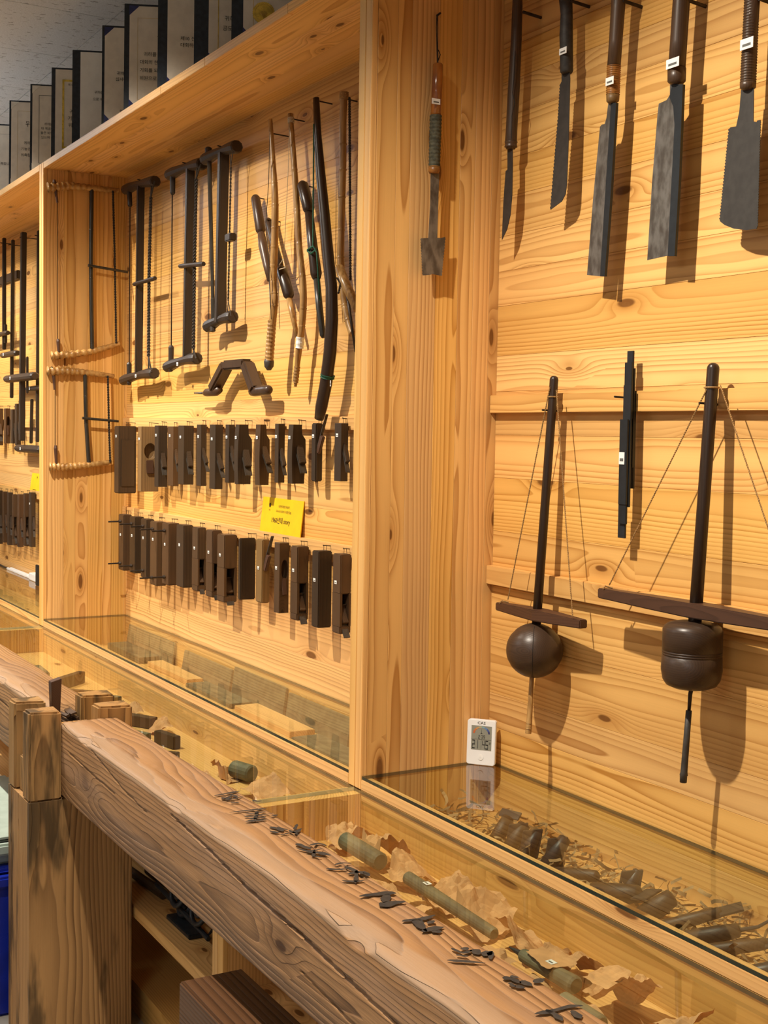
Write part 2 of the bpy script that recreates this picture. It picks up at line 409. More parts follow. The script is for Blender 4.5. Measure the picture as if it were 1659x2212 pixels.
tag(tr, 'white lighting track running along the ceiling before the cabinets', 'light track')
for i, (sx, e) in enumerate(SPOTS):
    t = thing('spotlight', 'white track spotlight, %s along the ceiling track' % ORD[i], 'spotlight', (sx, TRACK_Y, CEIL-.03), 'track spotlights')
    MB().tube([(sx, TRACK_Y, CEIL-.03), (sx, TRACK_Y, CEIL-.062)], .012, 10).build('stem', 'ceil_frame', t)
    b = V(sx, TRACK_Y-.05, TRACK_Z+.04); dd = (V(sx+AIM[i], -.02, -.15)-V(sx, TRACK_Y, TRACK_Z)).normalized(); e0 = V(sx, TRACK_Y, TRACK_Z)-dd*.004
    MB().tube([e0-dd*.045, e0-dd*.042, e0], [.028, .042, .044], 20, cap=False).build('lamp_head', 'ceil_frame', t, smooth=True)
# ------------------------------------------------------------------ cabinets
def staves(parent, mat, along, a0, a1, b0, b1, c0, c1, wmin, wmax, name='plank'):
    """glued boards: along axis a from a0..a1, side by side across b, thickness c0..c1"""
    ax = {'x': 0, 'y': 1, 'z': 2}; p = b0
    while p < b1-1e-4:
        w = random.uniform(wmin, wmax)
        if p+w > b1-wmin*.5: w = b1-p
        lo = [0, 0, 0]; hi = [0, 0, 0]
        for (k, v0, v1) in ((along[0], a0, a1), (along[1], p+.0002, p+w-.0002), (along[2], c0, c1)): lo[ax[k]] = v0; hi[ax[k]] = v1
        MB().box(lo, hi).build(name, mat, parent, bevel=.0005, seg=1)
        p += w
def cabinet(x0, x1, label, rails, left=True):
    """one open wall unit: outer faces at x0 and x1"""
    t = thing('display_cabinet', label, 'cabinet', ((x0+x1)/2, D, FLOOR))
    zb = -.115
    bp = MB().box((x0+TH, D+.018, zb), (x1-TH, D+.026, HS)).build('back_panel', 'pine_back', t)
    staves(bp, 'pine_back', 'xzy', x0+TH, x1-TH, zb, HS, D, D+.018, .075, .135)
    for s, xa in ((0, x0), (1, x1-TH)):
        core = MB().box((xa+.008, .012, FLOOR), (xa+TH-.008, D+.02, HT-.001)).build('side_panel', 'pine_side', t)
        staves(core, 'pine_side', 'zyx', zb if not s else zb, HT-.0005, .014, D+.02, xa+TH-.008, xa+TH-.0003, .035, .075)
        staves(core, 'pine_side', 'zyx', zb, HT-.0005, .014, D+.02, xa+.0003, xa+.008, .05, .08)
        MB().box((xa+.0009, 0, 0.0005), (xa+TH-.0009, .0138, HT)).build('edge_strip', 'pine_edge', core, bevel=.0012)
        MB().box((xa+.0004, CF+.012, FLOOR+.08), (xa+TH-.0004, .0, -.0075)).build('lower_side_panel', 'pine_side', t)
        MB().box((xa+.0004, CF, FLOOR+.08), (xa+TH-.0004, CF+.0118, -.0075)).build('lower_edge_strip', 'pine_edge', t, bevel=.001)
    top = MB().box((x0+TH, .002, HS+.012), (x1-TH, D+.02, HT-.001)).build('top_board', 'pine_top', t)
    staves(top, 'pine_top', 'xyz', x0+TH, x1-TH, .0145, D+.02, HS, HS+.012, .05, .09)
    staves(top, 'pine_top', 'xyz', x0+TH, x1-TH, .0145, D+.02, HT-.001, HT, .05, .09)
    n = max(1, round((x1-x0)/.45)); q = x0+TH
    cuts = [x0+TH]+sorted(random.uniform(x0+.3, x1-.3) for _ in range(3))+[x1-TH]
    for a, b in zip(cuts, cuts[1:]):
        MB().box((a+.0002, 0, HS), (b-.0002, .0142, HT)).build('edge_strip', 'pine_top', top, bevel=.001)
    for (z0, z1, dep, nm) in rails:
        MB().box((x0+TH, D-dep, z0), (x1-TH, D, z1)).build('hanging_rail', 'pine_rail', t, bevel=.0012)
    # tray under the upper glass
    fr = MB().box((x0+TH, .0, .0005), (x1-TH, .028, GZ-.0075)).build('front_rail', 'pine_rail', t, bevel=.001)
    MB().box((x0+TH, .0005, -.115), (x1-TH, .014, -.0005)).build('case_back_board', 'pine_rail', t)
    MB().box((x0+TH, .014, -.095), (x1-TH, D, -.085)).build('tray_floor', 'pine_top', t)
    # low display case standing before the unit
    MB().box((x0+TH, CF+.012, -.150), (x1-TH, .0, -.100)).build('case_floor', 'pine_top', t)
    MB().box((x0+TH, CF, -.150), (x1-TH, CF+.012, -.0075)).build('case_front_board', 'pine_rail', t)
    MB().box((x0+TH, -.02, FLOOR+.08), (x1-TH, .0, -.150)).build('lower_back_board', 'pine_rail', t)
    MB().box((x0+TH, CF, -.425), (x1-TH, -.02, -.395)).build('lower_shelf', 'pine_top', t, bevel=.001)
    MB().box((x0+.01, CF+.04, FLOOR), (x1-.01, -.02, FLOOR+.08)).build('plinth', 'pine_rail', t)
    def pane(name, a, b):
        mb = MB().box(a, b); mb.mi = [1, 0, 2, 2, 2, 2]
        # recalc keeps face order; bottom, top, four cut edges
        return mb.build(name, ['glass', 'glass_in', 'glass_edge'], t)
    pane('upper_glass', (x0+TH+.001, .002, GZ-.0072), (x1-TH-.001, D-.004, GZ))
    mb = MB().box((x0+.0012, CF-.004, -.0072), (x1-.0012, -.0015, 0)); mb.mi = [1, 0, 2, 3, 2, 3]
    mb.build('lower_glass', ['glass', 'glass_in', 'glass_edge', 'glass_edge_l'], t)
    return t
LX = -W-TH
cabL = cabinet(LX-2.69, LX, 'pine wall cabinet with tall dark frame saws beside a power strip', [(.79, .832, .017, ''), (.435, .476, .017, '')])
cabM = cabinet(LX, -TH, 'pine wall cabinet with two rows of hanging wooden planes', [(.797, .835, .017, ''), (.430, .476, .017, '')])
cabR = cabinet(-TH, -TH+2.69, 'pine wall cabinet with hanging pump drills and hand saws', [(.840, .881, .017, ''), (.446, .489, .017, '')])
# ------------------------------------------------------------------ old timber frame in the foreground
BY0, BY1, BZ0, BZ1 = -.51, -.365, -.093, .087
def beam(name, x0, x1, cracks, seed, parent, rough_end=False):
    """hewn beam: rounded irregular arrises, chips and open drying cracks, swept as one skin"""
    nx = max(30, int((x1-x0)*210)); cy, cz = (BY0+BY1)/2, (BZ0+BZ1)/2; hy, hz = (BY1-BY0)/2, (BZ1-BZ0)/2
    sec = []                                   # (face, s) round the section, front face first and densest
    for k in range(84): sec.append((-1, -1+2*k/83, 'f'))
    for k in range(30): sec.append((-1+2*(k+.5)/30, 1, 't'))
    for k in range(10): sec.append((1, 1-2*(k+.5)/10, 'b'))
    for k in range(10): sec.append((1-2*(k+.5)/10, -1, 'u'))
    m = len(sec); vs = []
    for i in range(nx+1):
        x = x0+(x1-x0)*i/nx
        ch_ft = .006+.007*max(0, noise.noise((x*3+seed, 1.7, 0)))+.030*max(0, noise.noise((x*7+seed, 5.1, 0))-.22)
        ch_bt = .008+.012*max(0, noise.noise((x*3+seed, 9.3, 0)))
        bow = .004*noise.noise((x*1.3+seed, 0, 3.3))
        for a, b, f in sec:
            y, z = a*hy, b*hz
            # clip the arrises
            for sy, sz, c in ((-1, 1, ch_ft), (1, 1, ch_bt), (-1, -1, .006), (1, -1, .006)):
                d = (sy*y-hy)+(sz*z-hz)+c
                if d > 0: y -= sy*d*.5; z -= sz*d*.5
            p = Vector((x, cy+y+bow, cz+z))
            nrm = {'f': V(0, -1, 0), 't': V(0, 0, 1), 'b': V(0, 1, 0), 'u': V(0, 0, -1)}[f]
            h = .0016*noise.noise((x*6, p.y*30+seed, p.z*30))+.0007*noise.noise((x*20, p.y*140+seed, p.z*140))
            for (fc, pts, wd, dp) in cracks:
                if fc != f: continue
                for (xa, qa), (xb, qb) in zip(pts, pts[1:]):
                    if xa <= x <= xb:
                        q = qa+(qb-qa)*(x-xa)/(xb-xa)+.0015*noise.noise((x*40, seed, 0))
                        e = abs((p.z if f == 'f' else p.y)-q)
                        w2 = wd*(.5+.5*math.sin(math.pi*(x-pts[0][0])/(pts[-1][0]-pts[0][0])))
                        if e < w2: h -= dp*(1-e/w2)
            vs.append(p+nrm*h)
    fs = [(i*m+j, i*m+(j+1) % m, (i+1)*m+(j+1) % m, (i+1)*m+j) for i in range(nx) for j in range(m)]
    fs += [tuple(range(m)), tuple(reversed([nx*m+j for j in range(m)]))]
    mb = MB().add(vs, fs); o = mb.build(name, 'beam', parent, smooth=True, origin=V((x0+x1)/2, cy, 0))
    return o
fr = thing('timber_post', 'square forked timber post with four prongs and black stains, its grain upright', 'post', (-.66, -.461, FLOOR))
QX0, QX1, QY0, QY1 = -.76, -.56, -.588, -.334
mb = MB()
# shaft with the open groove on the street side, then four prongs
g0, g1 = QX0+.030, QX1-.100
mb.prism([V(x, y, FLOOR) for x, y in ((QX0, QY0), (g0, QY0), (g0, QY0+.012), (g0+.006, QY0+.012), (g0+.006, QY0), (g1, QY0), (g1, QY0+.007), (g1+.002, QY0+.007), (g1+.002, QY0), (QX1, QY0), (QX1, QY1), (QX0, QY1))], (0, 0, -.10-FLOOR))
mb.build('shaft', 'post', fr, bevel=.0006, seg=1)
for (xa, xb) in ((QX0, QX0+.062), (QX1-.062, QX1)):
    for (ya, yb) in ((QY0, QY0+.078), (QY1-.086, QY1)):
        top = .112+random.uniform(-.004, .004)
        MB().hexa([(xa, ya, -.10), (xb, ya, -.10), (xb, yb, -.10), (xa, yb, -.10), (xa, ya, top), (xb, ya, top+.002), (xb, yb, top-.002), (xa, yb, top+.001)]).build('prong', 'post', fr, bevel=.005)
MB().box((QX0+.066, QY0+.012, -.10), (QX1-.066, QY0+.06, -.012)).build('slot_filler', 'post', fr, bevel=.003)
b1 = thing('timber_beam', 'long hewn beam with brush writing on its polished top face', 'beam', (.7, -.437, BZ0))
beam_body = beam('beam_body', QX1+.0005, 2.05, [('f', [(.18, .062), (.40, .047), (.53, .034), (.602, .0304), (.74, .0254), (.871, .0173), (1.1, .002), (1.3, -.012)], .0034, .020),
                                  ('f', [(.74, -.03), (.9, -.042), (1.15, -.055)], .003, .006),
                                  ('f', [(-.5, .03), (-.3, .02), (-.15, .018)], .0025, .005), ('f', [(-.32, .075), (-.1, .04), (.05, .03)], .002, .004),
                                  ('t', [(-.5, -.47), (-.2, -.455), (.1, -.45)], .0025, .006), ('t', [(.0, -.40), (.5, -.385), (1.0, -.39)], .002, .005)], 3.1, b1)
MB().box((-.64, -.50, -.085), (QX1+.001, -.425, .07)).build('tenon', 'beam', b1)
b2 = thing('timber_beam', 'hewn beam with dark split end running behind the forked post', 'beam', (-1.4, -.437, BZ0))
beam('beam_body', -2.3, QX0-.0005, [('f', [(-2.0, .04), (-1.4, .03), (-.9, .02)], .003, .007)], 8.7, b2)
mb = MB()
for k in range(26):   # torn fibres of the split tenon
    y = random.uniform(-.495, -.425); z = random.uniform(-.02, .075); L = random.uniform(.05, .105)
    mb.obox((QX0+L/2-.01, y, z), ((1, random.uniform(-.08, .08), random.uniform(-.06, .06)), (0, 1, .3), (0, -.3, 1)), (L/2, random.uniform(.003, .009), random.uniform(.002, .005)))
mb.build('split_tenon', 'plane_brown', b2)
wg = MB(); wb = PX(100, 1522, -.70); 
wg.hexa([V(x-.0+.024, y+.014, z) for x, y, z in ((-.712, -.515, .0), (-.694, -.515, .0), (-.694, -.500, .0), (-.712, -.500, .0), (-.716, -.520, .165), (-.690, -.520, .165), (-.690, -.494, .172), (-.716, -.494, .172))])
tag(wg.build('wooden_wedge', 'bar_wood', bevel=.001), 'small dark red wooden wedge driven into the post fork', 'wedge')
# brush writing on the beam top, stroke by stroke
ZT = BZ1+.0035
STROKES = [((462, 1719), (478, 1716), (505, 1711), (520, 1708), 4), ((480, 1722), (487, 1726), (500, 1718), 5), ((497, 1716), (507, 1719), (512, 1722), 4), ((485, 1729), (510, 1724), (525, 1720), 3), ((498, 1733), (518, 1733), 4), ((546, 1728), (555, 1731), (566, 1730), 4),
 ((495, 1755), (530, 1751), (560, 1748), (578, 1745), 4), ((530, 1758), (552, 1757), (575, 1752), 3), ((527, 1764), (550, 1763), (585, 1757), 3), ((538, 1768), (560, 1767), (575, 1764), 4), ((530, 1774), (560, 1772), (576, 1770), 5), ((555, 1752), (553, 1762), (550, 1772), 4), ((586, 1763), (600, 1760), 4),
 ((582, 1786), (600, 1790), (612, 1796), 6), ((583, 1795), (605, 1800), 4), ((598, 1786), (622, 1793), 3), ((625, 1793), (635, 1798), (652, 1789), 5), ((636, 1792), (642, 1780), 4), ((605, 1803), (625, 1800), 3), ((632, 1797), (645, 1803), 3),
 ((640, 1822), (655, 1828), (672, 1834), 7), ((668, 1826), (690, 1822), (706, 1828), 4), ((640, 1832), (668, 1838), (700, 1832), 3), ((660, 1840), (690, 1842), (715, 1848), 6), ((672, 1848), (695, 1852), 3), ((680, 1836), (676, 1850), 3),
 ((722, 1868), (740, 1864), (760, 1866), 3), ((704, 1876), (730, 1878), (752, 1876), 4), ((745, 1870), (765, 1880), (776, 1886), 5), ((752, 1888), (775, 1884), (800, 1888), 6), ((785, 1884), (798, 1893), 4), ((738, 1902), (765, 1904), (790, 1901), 4), ((770, 1880), (768, 1908), 4),
 ((776, 1936), (805, 1932), (840, 1929), (856, 1930), 8), ((838, 1930), (834, 1940), (828, 1950), 7), ((820, 1957), (845, 1951), (876, 1947), 10),
 ((868, 1990), (890, 1987), (915, 1984), (940, 1976), 6), ((898, 1984), (905, 1996), (922, 2012), 8), ((925, 1990), (936, 1994), 8), ((910, 2012), (935, 2006), (960, 2002), 7), ((932, 2012), (955, 2012), 5),
 ((975, 2048), (1000, 2058), (1020, 2052), 4), ((1000, 2052), (1010, 2046), 6), ((1024, 2050), (1034, 2062), 8), ((1045, 2065), (1058, 2056), (1060, 2072), 7), ((965, 2074), (1000, 2076), (1050, 2080), 4), ((985, 2062), (1012, 2066), 3),
 ((1085, 2112), (1105, 2114), (1125, 2124), 6), ((1102, 2108), (1120, 2112), 4), ((1112, 2130), (1135, 2134), 5), ((1125, 2118), (1150, 2130), 6), ((1155, 2115), (1172, 2122), 9), ((1100, 2122), (1112, 2132), 4),
 ((1155, 2190), (1190, 2184), (1230, 2174), (1260, 2172), 5), ((1180, 2180), (1200, 2192), (1215, 2205), 5), ((1235, 2182), (1255, 2200), 6)]
for sp in STROKES:
    w = sp[-1]*.00088; K = [PZ(a, b, ZT) for a, b in sp[:-1]]; pts = []
    for j in range(len(K)-1):
        p0, p1, p2, p3 = K[max(j-1, 0)], K[j], K[j+1], K[min(j+2, len(K)-1)]
        for k in range(6):
            u = k/6; pts.append(.5*((2*p1)+(p2-p0)*u+(2*p0-5*p1+4*p2-p3)*u*u+(3*p1-p0-3*p2+p3)*u**3))
    pts.append(K[-1]); n = len(pts); L = []; R = []; ph = random.uniform(0, 6)
    for i, p in enumerate(pts):
        t = (pts[min(i+1, n-1)]-pts[max(i-1, 0)]); t.z = 0; t.normalize(); q = V(-t.y, t.x, 0); u = i/(n-1)
        ww = w*(.15+.85*min(1, u*5))*(.10+.90*min(1, (1-u)*3.2))*(1+.22*math.sin(u*7+ph))
        L.append(p+q*ww*(1+.3*noise.noise(p*190))); R.append(p-q*ww*(1+.3*noise.noise(p*150)))
    MB().add(L+R, [(i, i+1, n+i+1, n+i) for i in range(n-1)]).build('brush_stroke', 'ink_old', b1)
# low timber bench under the beam
bn = thing('timber_bench', 'dark brown bench timber with deep grooved grain under the hewn beam', 'bench', (1.1, -.49, FLOOR))
MB().box((.333, -.55, -.335), (1.95, -.428, -.195)).build('seat_timber', 'bench', bn, bevel=.003)
MB().box((.5, -.54, FLOOR), (.62, -.44, -.335)).build('leg', 'bench', bn, bevel=.003)
MB().box((1.65, -.54, FLOOR), (1.77, -.44, -.335)).build('leg', 'bench', bn, bevel=.003)
# plastic boxes on the floor left of the post
bb = thing('storage_bin', 'blue plastic storage bin with moulded rim standing on the floor', 'bin', (-1.2, -.53, FLOOR))
def tub(t, x0, x1, y0, y1, z0, z1, mat, lip=.014):
    m = MB(); w = .004
    m.hexa([(x0+.02, y0+.02, z0), (x1-.02, y0+.02, z0), (x1-.02, y1-.02, z0), (x0+.02, y1-.02, z0), (x0, y0, z1), (x1, y0, z1), (x1, y1, z1), (x0, y1, z1)])
    m.build('tub', mat, t, bevel=.008)
    MB().box((x0-lip, y0-lip, z1-.03), (x1+lip, y1+lip, z1)).build('rim', mat, t, bevel=.006)
    MB().box((x0+.01, y0+.01, z1), (x1-.01, y1-.01, z1+.012)).build('lid', mat, t, bevel=.006)
tub(bb, -1.5, -.79, -.72, -.40, FLOOR, -.345, 'blue_bin')
gb = thing('storage_box', 'pale green plastic box with white lid stacked on the blue bin', 'box', (-1.2, -.53, -.333))
tub(gb, -1.45, -.82, -.66, -.42, -.3325, -.272, 'green_bin', .008)
# ------------------------------------------------------------------ hand tools
def nail(parent, x, z, y0, y1, drop=0, name='nail'):
    return MB().tube([(x, y0, z), (x, y1, z+.003), (x, y1-.001, z+.003)], [.0014, .0014, .003], 6).build(name, 'nail', parent)
def label_tag(parent, p, right, up, w, h, name='paper_tag'):
    right = Vector(right).normalized(); up = Vector(up).normalized(); n = right.cross(up)
    m = MB(); m.obox(p, (right, up, n), (w/2, h/2, .0004), 0)
    m.obox(Vector(p)+n*.0005-up*h*.12, (right, up, n), (w*.32, h*.12, .0002), 1)
    return m.build(name, ['label', 'print'], parent)
XD, YD, ZD = V(1, 0, 0), V(0, 1, 0), V(0, 0, 1)

def plane_tool(l, s, r, yt, yb, label, mat='plane_wood', kind_='iron', tagy=None, row='', side='cabM', nail_at=True, lean=0.0, Yb=.3175, iron=(.45, .055), curve=0.0):
    """a wooden plane hung by its end: l, s, r are its left edge, near corner and right edge"""
    p1 = PY(r, yt, Yb); X1 = p1.x
    q = PX(s, yt, X1); Y0 = min(q.y, Yb-.022); X0 = PY(l, yt, Y0).x
    X0 = max(min(X0, X1-.012), X1-.075)
    zt = PX(s, yt, X1).z; zb = PX(s, yb, X1).z; h = zt-zb; w = X1-X0; dp = Yb-Y0
    t = thing('wooden_plane', label, 'plane', ((X0+X1)/2, (Y0+Yb)/2, zb), row)
    bev = .0028
    dz = lean*h
    def yy(z): return Y0-dz*(zt-z)/h
    def prof(z):   # the near and far edge of the body at height z
        u = (zt-z)/h
        return -curve*.25*math.sin(u*math.pi*.9), curve*math.sin(min(1, u*1.05)*math.pi)*.6
    def pocket(outline, hole, dep):
        """body with a real pocket sunk into its +X face; outline and hole are (y, z) rings"""
        hy = sum(p[0] for p in hole)/len(hole); hz_ = sum(p[1] for p in hole)/len(hole)
        def hit(poly, a):
            dx, dz_ = math.cos(a), math.sin(a); best = None
            for (y1, z1), (y2, z2) in zip(poly, poly[1:]+poly[:1]):
                ex, ez = y2-y1, z2-z1; den = dx*ez-dz_*ex
                if abs(den) < 1e-12: continue
                tt = ((y1-hy)*ez-(z1-hz_)*ex)/den; uu_ = ((y1-hy)*dz_-(z1-hz_)*dx)/den
                if tt > 0 and -1e-6 <= uu_ <= 1+1e-6 and (best is None or tt < best): best = tt
            return (hy+dx*best, hz_+dz_*best)
        an = sorted(set(round(math.atan2(p[1]-hz_, p[0]-hy), 6) for p in outline+hole)); n = len(an)
        O = [hit(outline, a) for a in an]; H = [hit(hole, a) for a in an]
        vs = [(X0, y, z) for y, z in O]+[(X1, y, z) for y, z in O]+[(X1, y, z) for y, z in H]+[(X1-dep, y, z) for y, z in H]
        fs = [tuple(range(n)), tuple(range(3*n, 4*n))]
        for i in range(n):
            j = (i+1) % n
            for k in range(3): fs.append((k*n+i, k*n+j, (k+1)*n+j, (k+1)*n+i))
        MB().add(vs, fs).build('body', mat, t, bevel=.0012, seg=1)
    if kind_ == 'mouth':
        m0, m1 = zt-h*iron[0], zt-h*(iron[0]+.40); ck = dp*.2
        b = MB()
        b.box((X0, yy(zt), m0), (X1, Yb, zt)); b.build('body', mat, t, bevel=bev)
        MB().box((X0, yy(zt), zb), (X1, Yb, m1)).build('toe', mat, t, bevel=bev)
        MB().box((X0+.0003, yy(zt)+.0003, m1-.002), (X1-.0003, yy(zt)+ck, m0+.002)).build('cheek', mat, t)
        MB().box((X0+.0003, Yb-ck, m1-.002), (X1-.0003, Yb-.0003, m0+.002)).build('cheek', mat, t)
        MB().box((X0+.001, yy(zt)+ck, m1-.002), (X0+.008, Yb-ck, m0+.002)).build('sole', mat, t)
        c = V(X1-w*.42, (yy(zt)+Yb)/2, m1+.020); d = V(.52, 0, -.85)
        MB().obox(c+d*.012, (d, YD, V(.85, 0, .52)), (.048, dp*.27, .0022)).build('plane_iron', 'iron', t, bevel=.0006)
        MB().obox(c-d*.004+V(.008, 0, .006), (d, YD, V(.85, 0, .52)), (.026, dp*.25, .006)).build('wedge', mat, t, bevel=.001)
        MB().tube([(X1-w*.3, yy(zt)+ck-.002, m0-h*.14), (X1-w*.3, Yb-ck+.002, m0-h*.14)], .002, 8).build('cross_pin', 'nail', t)
    else:
        if curve:
            n = 12; ol = []
            for k in range(n+1): z = zt-h*k/n; ol.append((yy(z)+prof(z)[0], z))
            for k in range(n, -1, -1): z = zt-h*k/n; ol.append((Yb+prof(z)[0]*.3-(.010 if k < 3 else 0)-(curve*.6-prof(z)[1])*.5, z))
        else:
            ol = [(yy(zb), zb), (Yb, zb), (Yb, zt), (Y0, zt)]
        if kind_ == 'iron':
            hz = zt-h*(iron[0]+.04); pocket(ol, [(Y0+dp*.28, hz-.012), (Yb-dp*.28, hz-.012), (Yb-dp*.34, hz+.014), (Y0+dp*.34, hz+.014)], w*.55)
        elif kind_ == 'hollow':
            cy_ = (Y0+Yb)/2+.002; pocket(ol, [(cy_+math.cos(a)*dp*.34, zt-h*.38+math.sin(a)*.030) for a in [math.pi*2*k/18 for k in range(18)]], w*.6)
        else:
            MB().prism([V(X0, y, z) for y, z in ol], (w, 0, 0)).build('body', mat, t, bevel=bev)
        if kind_ == 'iron':
            c = V(X1+.002, (Y0+Yb)/2, zt-h*(iron[0]+.12)); d = V(.50, random.uniform(-.08, .08), -.86)
            MB().obox(c+d*iron[1]*.35, (d, YD, V(.86, 0, .5)), (iron[1], dp*.26, .0018)).build('plane_iron', 'iron', t, bevel=.0006)
            MB().obox(c+V(.007, 0, .004), (d, YD, V(.86, 0, .5)), (iron[1]*.72, dp*.24, .0055)).build('wedge', mat, t, bevel=.0015)
        if kind_ == 'upiron':
            c = V(X1+.006, (Y0+Yb)/2-.003, zt-h*.33); d = V(.46, .02, .89)
            MB().obox(c+d*.028, (d, YD, V(.9, 0, -.28)), (.062, dp*.17, .0022)).build('plane_iron', 'iron', t, bevel=.0006)
            MB().obox(c+V(.007, 0, -.006), (d, YD, V(.9, 0, -.28)), (.028, dp*.20, .009)).build('wedge', 'bar_wood', t, bevel=.002)
        if kind_ == 'board':
            MB().box((X1, Y0+dp*.12, zt-h*.20), (X1+.0045, Yb-dp*.12, zt-h*.90)).build('fence_board', mat, t, bevel=.002)
        if kind_ == 'hollow':
            c = V(X1+.002, (Y0+Yb)/2, zt-h*.62)
            MB().obox(c, (V(.2, 0, -1), YD, V(1, 0, .2)), (.026, dp*.2, .004)).build('wedge', 'bar_wood', t, bevel=.0015)
    if tagy is not None:
        tz = PY((l+s)/2, tagy, Y0).z; tw = min(.013, w*.62)
        label_tag(t, V(X0+w*.45, yy(tz)-.0012-(curve*.2 if curve else 0), tz), XD, ZD, tw, .0095)
    if nail_at:
        nx, ny = (X0+X1)/2, (Y0+Yb)/2
        nzz = zt+.014
        MB().tube([(nx, .326, nzz-.002), (nx, ny+.004, nzz), (nx, ny+.003, nzz)], [.0013, .0013, .0026], 6).build('nail', 'nail', t)
        for e in (-.0035, .0035):
            MB().tube([(nx, ny+.009+e, nzz+.001), (nx+.001, ny+.009+e*1.4, zt-.004)], .0007, 5).build('hanging_wire', 'nail', t)
    t['dims'] = (X0, X1, Y0, Yb, zb, zt)
    return t
R1 = 'planes of the upper hanging row'; R2 = 'planes of the lower hanging row'
row1 = [(247, 257, 295, 920, 1066, 'plane_wood', 'board', 942, 0, 'broad dark fence plane at the head of the upper row beside the bamboo saws'),
 (298, 305, 343, 921, 1062, 'plane_tan', 'hollow', 948, 0, 'yellowish tan plane with a round dark throat in the upper row'),
 (334, 342, 362, 919, 1052, 'plane_wood', 'iron', 940, 0, 'dark plane overlapping the yellowish tan plane in the upper row'),
 (362, 374, 387, 921, 1050, 'plane_brown', 'iron', 941, 0, None),
 (385, 397, 419, 919, 1047, 'plane_wood', 'iron', 944, 0, None),
 (425, 434, 447, 917, 1050, 'plane_wood', 'iron', 943, 0, None),
 (453, 465, 482, 917, 1057, 'plane_wood', 'iron', 948, 0, None),
 (487, 496, 508, 917, 1043, 'plane_wood', 'iron', 944, 0, None),
 (509, 517, 546, 917, 1046, 'plane_wood', 'iron', 945, .018, None),
 (553, 563, 584, 917, 1048, 'plane_brown', 'iron', 945, .012, None),
 (594, 602, 616, 915, 1043, 'plane_wood', 'iron', 943, 0, None),
 (624, 634, 662, 917, 1045, 'plane_wood', 'iron', 945, .016, None),
 (673, 684, 698, 914, 1040, 'plane_wood', 'upiron', 942, 0, 'dark plane with its long iron pointing up past the wedge in the upper row'),
 (723, 737, 753, 914, 1040, 'plane_wood', 'iron', 940, 0, 'dark plane nearest the double pine partition in the upper row')]
for i, (l, s, r, yt, yb, mt, kd, ty, cv, lb) in enumerate(row1):
    lb = lb or 'dark wooden plane with slanting iron, %s from the bamboo saws in the upper row' % ORD[i]
    plane_tool(l, s, r, yt, yb, lb, mt, kd, ty, R1, curve=cv, iron=(.40 if i % 2 else .46, .044))
row2 = [(256, 267, 285, 1112, 1233, 'plane_brown', 'none', 1155, None), (280, 292, 312, 1117, 1239, 'plane_wood', 'none', 1157, None), (304, 317, 334, 1122, 1250, 'plane_wood', 'none', 1162, None),
 (324, 339, 361, 1128, 1266, 'plane_brown', 'none', 1165, None), (350, 365, 389, 1131, 1265, 'plane_brown', 'none', 1176, None), (381, 397, 418, 1135, 1270, 'plane_wood', 'none', 1177, None),
 (415, 428, 446, 1140, 1278, 'plane_brown', 'mouth', 1184, None), (445, 459, 480, 1146, 1291, 'plane_brown', 'mouth', 1193, None), (469, 485, 513, 1156, 1302, 'plane_brown', 'mouth', 1199, None),
 (515, 520, 553, 1163, 1296, 'plane_wood', 'none', None, 'broad dark plane without a paper tag in the lower row'), (553, 567, 584, 1166, 1303, 'plane_tan', 'upiron', 1227, 'light tan plane with protruding iron in the lower row'),
 (593, 604, 625, 1173, 1325, 'plane_brown', 'hollow', 1227, 'brown plane with arched throat near its top in the lower row'), (628, 643, 668, 1181, 1341, 'plane_brown', 'mouth', 1232, None),
 (674, 689, 718, 1191, 1357, 'plane_wood', 'none', 1253, None), (719, 736, 760, 1198, 1370, 'plane_brown', 'mouth', 1258, 'brown plane touching the double pine partition in the lower row')]
R2T = []
for i, (l, s, r, yt, yb, mt, kd, ty, lb) in enumerate(row2):
    lb = lb or ('%s wooden plane%s, %s from the bamboo saws in the lower row' % ('brown' if mt == 'plane_brown' else 'dark', ' with open mouth' if kd == 'mouth' else (' with two iron rods' if i < 5 else ''), ORD[i]))
    t = plane_tool(l, s, r, yt, yb, lb, mt, kd, ty, R2, iron=(.50, .05), lean=.0)
    if i < 5:
        X0, X1, Y0, Yb_, zb, zt = t['dims']
        for z in (zt-.028, zb+.028):
            MB().tube([((X0+X1)/2, Yb_-.01, z), ((X0+X1)/2, Y0-.052, z-.001)], .0032, 8).build('iron_rod', 'nail', t)
            MB().tube([((X0+X1)/2, Y0-.003, z), ((X0+X1)/2, Y0-.010, z)], [.0075, .0055], 8).build('rod_nut', 'nail', t)
for o in list(col.objects):
    if 'dims' in o.keys(): del o['dims']

